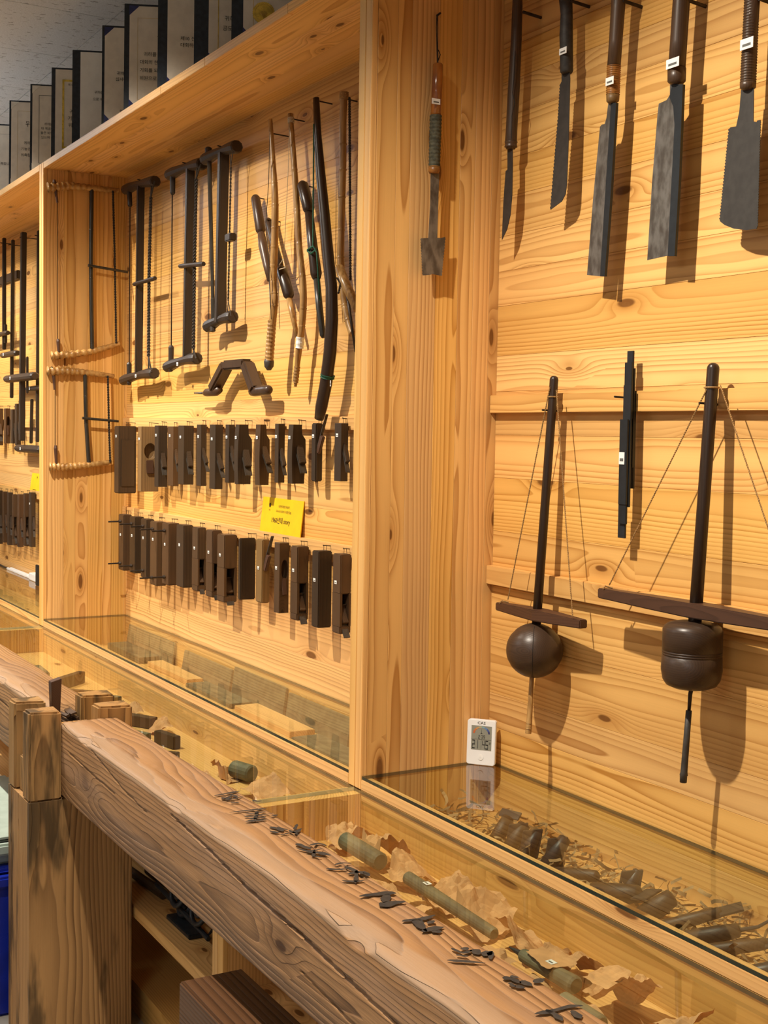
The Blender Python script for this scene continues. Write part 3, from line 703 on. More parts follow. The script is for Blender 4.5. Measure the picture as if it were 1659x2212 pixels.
# ---- frame saws on the back wall of the middle cabinet
def frame_saw(label, top, bot, post, pw, cord, togg, blade, pegs, Y=.285, tagp=None, twist_r=.0045, block=None, side=None, group='dark frame saws on the back wall'):
    base = PY(*post[1], Y); t = thing('frame_saw', label, 'saw', base, group)
    def arm(a, b, name, th):
        A, B = PY(*a, Y), PY(*b, Y); d = (B-A).normalized(); up = V(0, -1, 0).cross(d)
        k = 14; P = []; R = []
        m = MB()
        pts = [A.lerp(B, i/k)+up*(.006*math.sin(i/k*math.pi)) for i in range(k+1)]
        rr = [th*(.88+.16*math.cos(i/k*2*math.pi)) for i in range(k+1)]; rr[0] *= .92; rr[-1] *= .98
        m.tube([pts[0]-d*.004]+pts+[pts[-1]+d*.004], [rr[0]*.7]+rr+[rr[-1]*.8], 10, flat=(1.05, 1))
        return m.build(name, 'saw_arm', t, smooth=False)
    arm(*top, 'upper_arm', .0205); arm(*bot, 'lower_arm', .0205)
    a, b = PY(*post[0], Y), PY(*post[1], Y); dv = (b-a).normalized()
    MB().obox((a+b)/2, (dv, dv.cross(YD), YD), ((b-a).length/2, pw*.55, pw*.75)).build('post', 'saw_wood', t, bevel=.003)
    cp = [PY(*c, Y-.012) for c in cord]
    v0, v1 = cp[0], cp[-1]
    mt = twist(cp[1:-1], twist_r, .022)
    for e in (-1, 1):
        mt.tube([cp[1], v0+V(e*.016, 0, 0)], twist_r*.5, 5); mt.tube([cp[-2], v1+V(e*.016, 0, 0)], twist_r*.5, 5)
    mt.build('twisted_cord', 'cord', t)
    if togg:
        A, B = PY(*togg[0], Y-.02), PY(*togg[1], Y-.02)
        MB().tube([A, A.lerp(B, .1), A.lerp(B, .5), A.lerp(B, .9), B], [.0075, .0085, .0075, .0085, .0075], 8).build('toggle_stick', 'saw_arm', t)
    if block:
        c = PY(*block, Y-.014); MB().obox(c, (XD, ZD, YD), (.022, .012, .012)).build('toggle_block', 'saw_arm', t, bevel=.003)
    if blade:
        A, B = PY(*blade[0], Y-.004), PY(*blade[1], Y-.004)
        MB().obox((A+B)/2, (ZD, XD, YD), ((A-B).length/2, .0008, .0022)).build('blade', 'nail', t)
    for (p, q, r) in pegs:
        A, B = PY(*p, Y-.004), PY(*q, Y-.004); MB().tube([A, A.lerp(B, .08), A.lerp(B, .92), B], [r*.6, r, r*.9, r*.5], 10).build('peg', 'saw_wood', t)
    if side:
        A, B = PY(*side[0], Y-.004), PY(*side[1], Y-.004); MB().tube([A, A.lerp(B, .86), A.lerp(B, .87), B], [.008, .0065, .008, .0085], 8).build('side_stick', 'bamboo_dark', t)
    if tagp: label_tag(t, PY(*tagp, Y-.0225), XD, ZD, .015, .012)
    A = PY((top[0][0]+top[1][0])/2, (top[0][1]+top[1][1])/2, Y)
    MB().tube([(A.x+.02, D+.002, A.z+.012), (A.x+.02, Y-.02, A.z+.018)], .0022, 6).build('nail', 'nail', t)
    return t
frame_saw('dark frame saw nearest the bamboo saws, with thick twisted cord', ((272, 410), (335, 392)), ((267, 822), (333, 806)), ((304, 400), (299, 812)), .018, ((331, 392), (326, 425), (322, 600), (321, 770), (324, 805)), ((290, 614), (335, 601)), ((281, 448), (279, 785)),
          [((279, 405), (281, 447), .010), ((279, 783), (279, 832), .010)], tagp=(293, 812), twist_r=.006)
frame_saw('dark frame saw hanging between two other frame saws', ((366, 378), (436, 354)), ((362, 793), (425, 774)), ((411, 362), (404, 785)), .019, ((430, 355), (424, 385), (420, 570), (418, 755), (420, 775)), ((389, 575), (440, 570)), ((372, 420), (370, 748)),
          [((373, 366), (373, 421), .010), ((370, 746), (369, 803), .010)], tagp=(383, 786), twist_r=.006)
frame_saw('dark frame saw with small cord block hanging above the wooden brace', ((443, 345), (511, 317)), ((449, 706), (502, 684)), ((483, 328), (475, 698)), .022, ((500, 320), (499, 360), (496, 500), (493, 650), (495, 684)), None, None,
          [((450, 318), (451, 350), .012), ((459, 700), (460, 717), .010)], twist_r=.003, block=(498, 513), side=((452, 345), (461, 692)))
# ---- bamboo-root bow saws on the left side panel
def panel_saw(label, up, lo, stretch, cord, togg, pegs, X=-W+.024):
    t = thing('bamboo_frame_saw', label, 'saw', PX(*stretch[1], X), 'bamboo saws on the side panel')
    def root(pts, nm, r0, r1, knobs):
        P = [PX(*p, X) for p in pts]; m = MB(); k = len(P)-1
        n = knobs*4; Q = []; R = []
        for i in range(n+1):
            u = i/n*k; j = min(int(u), k-1); f = u-j; Q.append(P[j].lerp(P[j+1], f))
            fade = max(.25, 1-i/n*.9)
            R.append((r0+(r1-r0)*i/n)*(1+.26*fade*math.cos(i*math.pi/2)))
        m.tube(Q, R, 10); return m.build(nm, 'bamboo_root', t, smooth=True)
    root(up, 'upper_arm', .0165, .0095, 13); root(lo, 'lower_arm', .0155, .0100, 14)
    A, B = PX(*stretch[0], X), PX(*stretch[1], X)
    cane([A, A.lerp(B, .5)+V(0, -.004, 0), B], [.0085, .0080, .0085], [.28, .55, .93], 10).build('stretcher', 'bamboo_dark', t, smooth=True)
    C = [PX(*c, X+.012) for c in cord]
    twist(C, .0042, .02).build('twisted_cord', 'cord', t)
    A, B = PX(*togg[0], X+.02), PX(*togg[1], X+.02); MB().tube([A, B], [.0055, .0050], 8).build('toggle_stick', 'bamboo_dark', t)
    for p, q in pegs:
        A, B = PX(*p, X), PX(*q, X); MB().tube([A, A.lerp(B, .12), B], [.005, .0075, .0045], 8).build('peg', 'bar_wood', t)
    A, B = PX(*pegs[0][1], X), PX(*pegs[1][0], X)
    MB().obox((A+B)/2, (ZD, YD, XD), ((A-B).length/2, .0012, .0006)).build('blade', 'nail', t)
    c = PX(up[0][0]+8, up[0][1]-8, X); MB().tube([(-W-.001, c.y, c.z), (c.x+.012, c.y, c.z+.002)], .002, 6).build('nail', 'nail', t)
panel_saw('larger bamboo root frame saw hung at the top of the side panel', ((104, 405), (150, 401), (200, 406), (257, 412)), ((112, 769), (150, 766), (195, 760), (230, 751), (258, 742)), ((198, 408), (199, 757)), ((244, 412), (248, 560), (251, 741)), ((190, 573), (276, 588)), (((117, 388), (124, 438)), ((125, 732), (128, 776))))
panel_saw('smaller bamboo root frame saw hung below the larger bamboo saw', ((103, 802), (150, 801), (195, 806), (246, 813)), ((108, 1009), (150, 1008), (195, 1004), (240, 998)), ((184, 806), (192, 1002)), ((233, 812), (235, 905), (238, 999)), ((178, 903), (256, 910)), (((115, 794), (118, 842)), ((120, 962), (122, 1014))))

# ---- bows, bow drills and brace
def rod(t, name, pts, rad, mat, Y, n=12, smooth=True):
    return MB().tube([PY(a, b, Y) for a, b in pts], rad, n).build(name, mat, t, smooth=smooth)
def hook(t, px, py, Y):
    A = PY(px, py, Y); MB().tube([(A.x, D+.001, A.z), (A.x, A.y-.006, A.z+.003)], .002, 6).build('nail', 'nail', t)
def binding(t, name, px, py, px2, py2, Y, r, mat, turns):
    A, B = PY(px, py, Y), PY(px2, py2, Y); n = turns*4; P = [A.lerp(B, i/n) for i in range(n+1)]
    MB().tube(P, [r*(1.06 if i % 4 < 2 else .96) for i in range(n+1)], 14).build(name, mat, t, smooth=False)
Yw = .295
Yk = .272
t = thing('bamboo_bow', 'short jointed bamboo drill bow ending in a round knob', 'bow', PY(581, 800, Yk), 'drill bows on the back wall')
pts = [(584, 258), (589, 340), (594, 430), (593, 530), (590, 610), (593, 650), (588, 700), (583, 745), (581, 780)]
cane([PY(a, b, Yk) for a, b in pts], [.006, .008, .0105, .011, .011, .011, .0115, .0125, .013], [.06, .16, .27, .36, .45, .53, .6, .66, .72, .77], 12, 1.10).build('cane', 'bamboo', t, smooth=True)
binding(t, 'cane_rings', 588, 692, 582, 778, Yk, .0128, 'bamboo', 10)
rod(t, 'knob', [(582, 776), (581, 782), (581, 792), (581, 800)], [.0135, .0155, .014, .006], 'bamboo_grey', Yk)
rod(t, 'string', [(583, 287), (580, 400), (574, 480), (580, 560), (586, 690)], .0011, 'cord', Yk-.016, 5); hook(t, 586, 290, Yk)
t = thing('bow_drill', 'brown bow drill spindle leaning behind the knobbed bamboo bow', 'drill', PY(584, 608, .31), 'bow drills on the back wall')
rod(t, 'hand_grip', [(551, 424), (552, 428), (563, 498), (564, 503)], [.010, .0145, .0155, .011], 'handle_wood', .310)
rod(t, 'spindle', [(564, 503), (568, 530), (577, 575), (583, 606)], [.011, .0145, .012, .0085], 'handle_wood', .310)
rod(t, 'drill_bit', [(583, 606), (586, 690)], [.0035, .0022], 'steel', .310); hook(t, 552, 428, .310)
t = thing('bow_drill', 'black bow drill with pale wood tip tied with white thread', 'drill', PY(642, 725, .30), 'bow drills on the back wall')
rod(t, 'hand_grip', [(579, 473), (580, 476), (590, 520), (601, 560), (606, 578)], [.006, .010, .011, .0125, .010], 'rod_wood', .305)
rod(t, 'barrel', [(606, 578), (608, 584), (624, 638), (625, 644)], [.011, .0165, .0165, .010], 'rod_wood', .305)
rod(t, 'tip', [(624, 642), (630, 672), (642, 727)], [.009, .0085, .0065], 'bamboo', .305)
rod(t, 'thread', [(603, 573), (612, 560), (617, 578), (604, 582)], .0018, 'white_string', .285, 5); hook(t, 580, 477, .30)
t = thing('bamboo_bow', 'long bamboo drill bow bound with white tape near its tip', 'bow', PY(637, 836, Yw), 'drill bows on the back wall')
pts = [(627, 246), (631, 300), (637, 380), (642, 460), (647, 540), (654, 610), (655, 660), (651, 715), (645, 760), (638, 835)]
cane([PY(a, b, Yw) for a, b in pts], [.0075, .0085, .009, .0095, .0095, .0105, .0105, .010, .010, .0045], [.21, .36, .48, .6, .72, .78], 12, 1.08).build('cane', 'bamboo', t, smooth=True)
binding(t, 'tape', 649, 728, 647, 752, Yw, .0118, 'label', 2); binding(t, 'top_binding', 628, 255, 629, 266, Yw, .0095, 'white_string', 3); binding(t, 'tip_binding', 642, 792, 638, 826, Yw, .0088, 'hemp', 5)
rod(t, 'string', [(626, 262), (621, 400), (613, 560)], .0009, 'white_string', Yw-.014, 5); hook(t, 628, 258, Yw)
t = thing('bow_drill', 'thick black bow drill with green string looped round it', 'drill', PY(697, 725, .305), 'bow drills on the back wall')
rod(t, 'hand_grip', [(652, 395), (654, 400), (667, 452), (668, 458)], [.010, .0165, .017, .0125], 'rod_wood', .305)
rod(t, 'barrel', [(667, 455), (675, 530), (683, 592), (684, 602)], [.012, .0145, .0165, .012], 'rod_wood', .305)
rod(t, 'spindle', [(684, 600), (690, 665), (697, 724), (698, 730)], [.0095, .010, .0085, .004], 'bamboo_dark', .305)
rod(t, 'string_loop', [(664, 542), (672, 548), (684, 538), (676, 532), (664, 540)], .0028, 'green_string', .288, 6); hook(t, 654, 402, .305)
t = thing('drill_bow', 'thick dark curved drill bow with green string beside the partition', 'bow', PY(690, 905, Yw), 'drill bows on the back wall')
pts = [(683, 212), (686, 290), (693, 380), (701, 460), (708, 540), (716, 620), (717, 690), (713, 760), (704, 830), (694, 880), (689, 905)]
MB().tube([PY(a, b, Yw-.01) for a, b in pts], [.010, .0125, .0155, .0165, .0175, .0185, .0200, .0205, .0200, .0195, .0150], 12, flat=(1, .85)).build('bow_stave', 'rod_wood', t, smooth=True)
rod(t, 'string', [(678, 268), (677, 400), (676, 530), (684, 545), (691, 650)], .0022, 'green_string', Yw-.020, 6)
binding(t, 'green_band', 708, 810, 707, 816, Yw-.01, .0198, 'green_string', 1)
label_tag(t, PY(714, 828, Yw-.033), XD, ZD, .004, .016, 'toggle'); hook(t, 687, 220, Yw)
t = thing('bamboo_bow', 'knotty bamboo bow with twisted cord next to the partition edge', 'bow', PY(765, 725, .30), 'drill bows on the back wall')
pts = [(743, 198), (741, 260), (741, 340), (739, 420), (737, 500), (736, 570), (743, 640), (752, 690), (762, 722)]
cane([PY(a, b, .30) for a, b in pts], [.0105, .0095, .0095, .0095, .0095, .010, .0105, .0105, .010], [.04, .21, .31, .42, .55, .66, .78, .86, .93], 12, 1.18).build('cane', 'bamboo', t, smooth=True)
binding(t, 'top_binding', 743, 200, 743, 214, .30, .0125, 'hemp', 4)
twist([PY(755, 210, .30), PY(756, 400, .30), PY(757, 605, .30)], .0035, .014).build('twisted_cord', 'cord', t)
rod(t, 'spindle', [(733, 578), (745, 610), (772, 668)], [.012, .0135, .012], 'bamboo', .272); rod(t, 'spindle_tip', [(745, 600), (768, 760)], [.005, .003], 'nail', .285)
twist([PY(728, 600, .26), PY(736, 612, .26), PY(731, 634, .26)], .003, .012).build('cord_end', 'cord', t); hook(t, 744, 215, .30)
t = thing('wooden_brace', 'dark wooden carpenter brace with angular crank and peg handle', 'brace', PY(500, 850, .29))
Y = .290
def bar(a, b, r, name, sq=True, mat='handle_wood'):
    A, B = PY(*a, Y), PY(*b, Y); d = (B-A).normalized()
    MB().obox((A+B)/2, (d, d.cross(YD), YD), ((A-B).length/2+r*.5, r, r*1.25)).build(name, mat, t, bevel=r*.35)
bar((464, 838), (488, 792), .0165, 'arm'); bar((492, 789), (532, 786), .0150, 'crank'); bar((535, 790), (553, 840), .0165, 'arm')
rod(t, 'chuck', [(442, 850), (447, 848), (466, 846), (474, 842)], [.008, .0135, .015, .012], 'handle_wood', Y)
rod(t, 'pad_handle', [(545, 846), (552, 845), (572, 843), (580, 842), (583, 842)], [.014, .0165, .0155, .0145, .010], 'handle_wood', Y)
rod(t, 'drill_bit', [(420, 849), (443, 849)], [.0025, .0045], 'steel', Y); hook(t, 512, 796, Y)
# ---- yellow cards
def card(label, tl, tr, bl, small):
    a, b, c = PY(*tl, .312), PY(*tr, .312), PY(*bl, .312)
    w = (b-a).length; h = abs(a.z-c.z); y0 = .310
    t = thing('yellow_card', label, 'card', V(c.x+w/2, .305, c.z), 'yellow title cards')
    z0 = .476 if c.z > .4 else c.z; h = a.z-z0
    X0 = c.x; ym = lambda z: .3245+(.337-.3245)*(z-z0)/h
    n = V(0, -(h), .0125).normalized(); up = V(0, .0125, h).normalized()
    o = V(X0, ym(z0), z0)
    MB().add([o, o+XD*w, o+XD*w+up*h, o+up*h, o-n*.003, o+XD*w-n*.003, o+XD*w+up*h-n*.003, o+up*h-n*.003], [(0, 1, 2, 3), (7, 6, 5, 4), (0, 4, 5, 1), (1, 5, 6, 2), (2, 6, 7, 3), (3, 7, 4, 0)]).build('board', 'yellow', t)
    tx = lambda b_, s_, u, v, al='CENTER': text_mesh(b_, s_, 'ink', o+XD*w*u+up*h*v, XD, up, t, 'printed_text', al, .0009)
    tx('대한민국명장 목공예', h*.085, .55, .74); tx('우리나라 대패의 다양한 모습', h*.085, .55, .60); tx(small, h*.20, .50, .30)
    MB().prism([o+XD*(w*.2+math.cos(k*math.pi/6)*h*.045)+up*(h*.78+math.sin(k*math.pi/6)*h*.065)+n*.0009 for k in range(12)], n*.0004).build('printed_emblem', 'ink', t)
    tx('목공', h*.06, .2, .62)
card('yellow card reading 1960 story leaning on the lower rail', (561, 1073), (649, 1081), (553, 1139), '1960년대 story')
card('yellow card half hidden by the partition above the far planes', (59, 1021), (125, 1024), (59, 1059), '1970년대 story')
# ------------------------------------------------------------------ right cabinet: saws, pump drills, gauge, thermometer
YS = .292
def teeth(a, b, n, amp):
    """pixel points along a toothed edge from a to b; amp pushes the tips sideways in pixels"""
    P = []
    for i in range(n):
        P.append((a[0]+(b[0]-a[0])*i/n, a[1]+(b[1]-a[1])*i/n)); P.append((a[0]+(b[0]-a[0])*(i+.7)/n+amp, a[1]+(b[1]-a[1])*(i+.7)/n))
    return P+[b]
def blade(t, pts, mat, Y=YS, th=.0014, name='blade'):
    return MB().prism([PY(a, b, Y) for a, b in pts], (0, th, 0)).build(name, mat, t)
def handle(t, pts, mat, Y=YS, name='handle', n=14, flat=None):
    """pts: (x, y, pixel width)"""
    P = [PY(x, y, Y) for x, y, w in pts]
    R = [.5*w*((p-CAM).dot(c_f))/F_PX for (x, y, w), p in zip(pts, P)]
    return MB().tube(P, R, n, flat=flat).build(name, mat, t, smooth=True)
def ringwrap(t, a, b, w0, w1, turns, mat, Y=YS, name='cane_binding'):
    A, B = PY(*a, Y), PY(*b, Y); n = turns*5; P = []; R = []
    for i in range(n+1):
        p = A.lerp(B, i/n); k = (p-CAM).dot(c_f)/F_PX*.5; P.append(p); R.append(k*(w0+(w1-w0)*i/n)*(1+.05*math.cos(i*2*math.pi/5)))
    MB().tube(P, R, 14).build(name, mat, t, smooth=True)
def wallnail(t, px, py, Y=YS):
    A = PY(px, py, Y); MB().tube([(A.x, D+.002, A.z), (A.x, A.y, A.z+.004)], .0035, 8).build('nail', 'nail', t)
SG = 'hand saws hung in a row at the top'
t = thing('knife_saw', 'narrow knife shaped saw with long cracked wooden handle', 'saw', PY(1083, 518, YS), SG)
handle(t, [(1119, -40, 20), (1118, 2, 22), (1115, 90, 24), (1110, 190, 26), (1105, 280, 25), (1103.5, 312, 26), (1103, 322, 20)], 'handle_wood')
MB().tube([PY(x, y, YS-.0122) for x, y in ((1113, 110), (1110, 170), (1107, 200), (1112, 222), (1106, 250), (1105, 300))], .0009, 5).build('handle_crack', 'void', t)
ringwrap(t, (1104, 306), (1103.5, 318), 27, 27, 1, 'handle_wood', name='ferrule')
blade(t, [(1096, 322), (1107, 322), (1107, 362), (1106, 420), (1102, 465), (1095, 495), (1084, 518), (1087, 440), (1092, 370), (1096, 366)], 'steel_dark'); wallnail(t, 1130, 30)
t = thing('hand_saw', 'hand saw with black handle and broad toothed knife blade', 'saw', PY(1190, 452, YS), SG)
handle(t, [(1223, -60, 27), (1222, 0, 29), (1224, 30, 26), (1223, 75, 29), (1224, 155, 28), (1224, 159, 22)], 'handle_dark')
blade(t, [(1230, 155)]+[(1231, 170), (1228, 300), (1224, 400), (1221, 420), (1213, 435), (1189, 453)]+teeth((1189, 453), (1206, 250), 26, -1.6)+teeth((1206, 250), (1210, 182), 10, -1.6)+[(1213, 176), (1213, 155)], 'steel_dark')
label_tag(t, PY(1216, 110, YS-.0150), XD, ZD, .024, .013); wallnail(t, 1233, 6)
t = thing('back_saw', 'slim back saw with orange rattan binding below its round handle', 'saw', PY(1290, 596, YS), SG)
handle(t, [(1343, -80, 30), (1336, 0, 31), (1330, 90, 29), (1326, 145, 29)], 'handle_wood'); ringwrap(t, (1326, 143), (1324, 204), 30, 29, 13, 'rattan')
handle(t, [(1324, 203, 29), (1323.5, 219, 27), (1323.5, 223, 18)], 'plane_tan', name='ferrule')
blade(t, [(1314, 222), (1324, 222), (1313, 420), (1297, 597), (1268, 594), (1281, 430), (1296, 274), (1300, 269), (1306, 268), (1310, 255)], 'steel')
blade(t, [(1320, 222), (1331, 222), (1319, 420), (1306, 597), (1296, 597), (1307, 420)], 'spine', YS-.003, .006, 'spine')
label_tag(t, PY(1317, 175, YS-.0158), XD, ZD, .024, .015); wallnail(t, 1345, 6)
t = thing('back_saw', 'broad back saw with dark spine and curved shoulder', 'saw', PY(1420, 560, YS), SG)
handle(t, [(1478, -80, 36), (1472, 0, 37), (1466, 90, 37), (1462, 150, 37)], 'handle_wood'); handle(t, [(1462, 148, 40), (1461.5, 176, 39), (1461, 182, 28)], 'handle_wood', name='ferrule')
blade(t, [(1447, 182), (1474, 182), (1462, 380), (1447, 551), (1398, 562), (1408, 400), (1420, 250), (1423, 224), (1440, 216), (1447, 205)], 'steel')
blade(t, [(1452, 182), (1475, 182), (1467, 380), (1457, 553), (1442, 553), (1450, 400), (1457, 270), (1454, 230), (1446, 210)], 'spine', YS-.003, .006, 'spine')
label_tag(t, PY(1453, 136, YS-.0188), XD, ZD, .034, .017); wallnail(t, 1482, 4)
t = thing('double_edged_saw', 'wide double edged saw with tightly cane wrapped handle', 'saw', PY(1595, 495, YS), SG)
handle(t, [(1632, -80, 30), (1616, 190, 26)], 'handle_wood'); ringwrap(t, (1627, -60), (1616, 178), 32, 34, 40, 'handle_wood')
handle(t, [(1616, 176, 35), (1615.5, 190, 34), (1615, 195, 22)], 'handle_wood', name='ferrule')
blade(t, [(1601, 190), (1628, 190), (1627, 262), (1634, 264), (1636, 260), (1642, 259)]+teeth((1642, 260), (1636, 488), 40, 1.2)+[(1634, 494), (1612, 497), (1585, 494), (1565, 486), (1555, 478)]+teeth((1555, 476), (1575, 278), 30, -2.2)+[(1578, 275), (1590, 273), (1597, 240)], 'steel_dark')
label_tag(t, PY(1613, 94, YS-.0172), XD, ZD, .030, .018); wallnail(t, 1640, 2)
# ---- trowel shaped saw on the partition
XS = .022
t = thing('trowel_saw', 'small trowel shaped saw with amber handle and olive tape on the partition', 'saw', PX(933, 594, XS))
def xr(t, pts, mat, name, n=14):
    P = [PX(x, y, XS) for x, y, w in pts]; MB().tube(P, [.5*w*((p-CAM).dot(c_f))/F_PX for (x, y, w), p in zip(pts, P)], n).build(name, mat, t, smooth=True)
xr(t, [(946, 137, 16), (946, 140, 22), (944, 190, 23), (941, 255, 23)], 'amber', 'handle')
P = []; 
for i in range(57):
    u = i/56; P.append((941.5-3.5*u, 250+112*u, 26-1.5*u+(1.2 if i % 4 < 2 else -.8)))
xr(t, P, 'olive_wrap', 'tape_wrap'); xr(t, [(938, 360, 25), (937.5, 370, 25), (937.5, 375, 20)], 'rattan', 'end_cap')
pl = lambda pts, m, nm: MB().prism([PX(a, b, XS) for a, b in pts], (.0016, 0, 0)).build(nm, m, t)
pl([(930, 374), (948, 374), (946, 440), (944, 514), (952, 514), (961, 512)]+teeth((961, 513), (953, 596), 13, 1.3)+[(934, 592), (928, 594), (913, 595)]+teeth((913, 594), (909, 515), 13, -1.3)+[(925, 514), (929, 440)], 'steel', 'blade')
label_tag(t, PX(942, 219, XS+.0135), YD, ZD, .021, .012)
MB().tube([PX(945, 142, XS), PX(942.5, 60, .012), PX(943.5, 32, .006), PX(945, 32, .006), PX(945.5, 60, .012), PX(946, 142, XS)], .0011, 6).build('hanging_loop', 'cord', t)
MB().tube([PX(947, 108, .016), PX(951, 118, .014), PX(946, 132, .016)], .0012, 6).build('knot', 'cord', t)
a = PX(944, 34, .0); MB().tube([(-.002, a.y, a.z), (.014, a.y, a.z+.002)], .0022, 8).build('nail', 'nail', t)
# ---- pump drills
def pump(label, top, ballp, rodw, bar, barh, Yt, Yb, flywheel, shaft, strings, base):
    t = thing('pump_drill', label, 'pump drill', base, 'pump drills on the back wall')
    A = PY(top[0], top[1], Yt); B = PY(*ballp, Yb)
    k0 = (A-CAM).dot(c_f)/F_PX*.5*rodw; d = (B-A)
    P = [A+V(0, 0, -.001)]; R = [k0*.35]
    for a in (.25, .5, .75, 1.0): P.append(A+d.normalized()*k0*a); R.append(k0*math.sqrt(1-(1-a)**2))
    P += [A.lerp(B, .5), B]; R += [k0*1.03, k0*1.08]
    MB().tube(P, R, 18).build('rod', 'rod_wood', t, smooth=True)
    l, r = bar
    Lp, Rp = PY(*l, Yb), PY(*r, Yb); Rp.z = (Rp.z+Lp.z)/2; Lp.z = Rp.z
    ln = Rp.x-Lp.x; c = (Lp+Rp)/2; m = MB(); n = 10
    yc = (A.lerp(B, (A.z-c.z)/(A.z-B.z))).y
    secs = [(Lp.x, .010, barh*.72), (Lp.x+ln*.3, .016, barh*.92), (c.x, .020, barh), (Rp.x-ln*.3, .016, barh*.92), (Rp.x, .010, barh*.72)]
    vs = [v for x_, d_, h_ in secs for v in ((x_, yc-d_, c.z-h_), (x_, yc+d_, c.z-h_), (x_, yc+d_, c.z+h_*.8), (x_, yc-d_, c.z+h_*.8))]
    m.add(vs, [(i*4+j, i*4+(j+1) % 4, i*4+4+(j+1) % 4, i*4+4+j) for i in range(4) for j in range(4)]+[(3, 2, 1, 0), (16, 17, 18, 19)])
    m.build('crossbar', 'bar_wood', t, bevel=.002)
    flywheel(t, B)
    shaft(t)
    for (sa, sb, Y0, Y1) in strings:
        twist([PY(*sa, Y0), PY(*sb, Y1)], .0014, .008).build('string', 'hemp', t)
    e = PY(strings[0][1][0], strings[0][1][1], yc); MB().tube([V(Lp.x+.02, yc-.012, c.z+barh*.66), V(Lp.x+.012, yc, c.z+barh*.9), V(Lp.x+.02, yc+.012, c.z+barh*.66)], .0018, 6).build('string_knot', 'hemp', t)
    q = A+d.normalized()*.045; n = 22
    MB().tube([q+V(math.cos(i*2*math.pi/n), math.sin(i*2*math.pi/n), 0)*(k0*1.12) for i in range(n+1)], .0019, 6).build('string_ring', 'hemp', t)
    w = A+d.normalized()*.075
    MB().tube([(w.x-.012, D+.001, w.z), (w.x-.012, w.y-.016, w.z+.002)], .0022, 6).build('nail', 'nail', t)
    return t
def ball(t, B):
    C = PY(1154.5, 1405, .277); r = .0605; n = 26; P = []; R = []
    for i in range(n+1):
        a = -math.pi/2+math.pi*i/n; P.append(C+V(0, 0, r*.965*math.sin(a)+1e-5*i)); g = r*math.cos(a)
        if i in (9, 19): g *= .982
        R.append(max(g, .002))
    MB().tube(P, R, 36).build('flywheel_ball', 'ball_wood', t, smooth=True)
    MB().tube([C+V(math.cos(a)*r*1.003*math.cos(-.7), math.cos(a)*r*1.003*math.sin(-.7), math.sin(a)*r*.968) for a in [-1.3+2.5*i/14 for i in range(15)]], .0007, 5).build('surface_crack', 'void', t)
def sh1(t):
    handle(t, [(1150, 1455, 6), (1149, 1470, 6)], 'nail', .277, 'drill_bit')
    P = [PY(1149, 1459, .277), PY(1145, 1530, .268), PY(1142.5, 1566, .263), PY(1141, 1584, .262)]
    cane(P, [.0048, .0058, .0064, .0066], [.82, .9], 12, 1.2).build('bamboo_sheath', 'bamboo', t, smooth=True)
pump('pump drill with round ball flywheel and short crossbar', (1197.5, 811), (1154.5, 1405), 19, ((1075, 1308), (1258, 1348)), .0135, .302, .277, ball, sh1,
     [((1188, 836), (1097, 1296), .29, .275), ((1202, 842), (1237, 1333), .29, .268)], PY(1141, 1584, .262))
def drum(t, B):
    C0 = PY(1497, 1342, .268); C1 = PY(1494, 1488, .268); C1.x, C1.y = C0.x, C0.y; r = .0535; prof = [(0, .30), (.012, .62), (.035, .82), (.075, .94), (.13, 1.0), (.42, 1.0), (.425, .982), (.432, .982), (.437, 1.0), (.455, 1.0), (.46, .982), (.467, .982), (.472, 1), (.49, 1), (.495, .982), (.502, .982), (.507, 1.0), (.72, 1.02), (.86, .96), (.94, .84), (.985, .6), (1, .3)]
    MB().tube([C0.lerp(C1, a) for a, _ in prof], [r*b for _, b in prof], 40).build('flywheel_drum', 'ball_wood', t, smooth=True)
def sh2(t):
    handle(t, [(1494, 1484, 10), (1491, 1500, 9), (1488, 1540, 7)], 'nail', .272, 'drill_bit')
    handle(t, [(1488, 1535, 13), (1482, 1610, 14), (1477.5, 1668, 15), (1477, 1674, 18), (1476.5, 1676, 16), (1476, 1690, 15)], 'bamboo_grey', .268, 'bamboo_sheath')
pump('pump drill with cylindrical flywheel and long crossbar', (1541.5, 783), (1497, 1400), 27, ((1295, 1277), (1740, 1362)), 0.0150, .300, .268, drum, sh2,
     [((1526, 842), (1316, 1264), .285, .275), ((1556, 832), (1700, 1262), .285, .272)], PY(1476, 1690, .268))
# ---- black stepped gauge strips
t = thing('stepped_gauge', 'bundle of thin black slats of stepped lengths with white tag', 'gauge', PY(1341, 1160, .31))
for (x, y0, y1, w, Y) in ((1363, 758, 905, 9, .315), (1359, 783, 1010, 11, .310), (1365, 796, 1010, 10, .318), (1357, 832, 1095, 12, .306), (1366, 845, 1055, 11, .322), (1349, 906, 1090, 12, .300), (1349, 960, 1108, 11, .304), (1347, 1060, 1132, 11, .302), (1345, 1085, 1162, 11, .306)):
    A, B = PY(x, y0, Y), PY(x-(y1-y0)*.022, y1, Y); 
    MB().obox((A+B)/2, (XD, YD, (A-B)), (w*.00095, .0022, (A-B).length/2)).build('slat', 'spine', t, bevel=.0005)
label_tag(t, PY(1343, 990, .2972), XD, ZD, .016, .024)
a = PY(1357, 860, .33); MB().tube([(a.x, D+.001, a.z), (a.x, .295, a.z+.002)], .0022, 6).build('nail', 'nail', t)
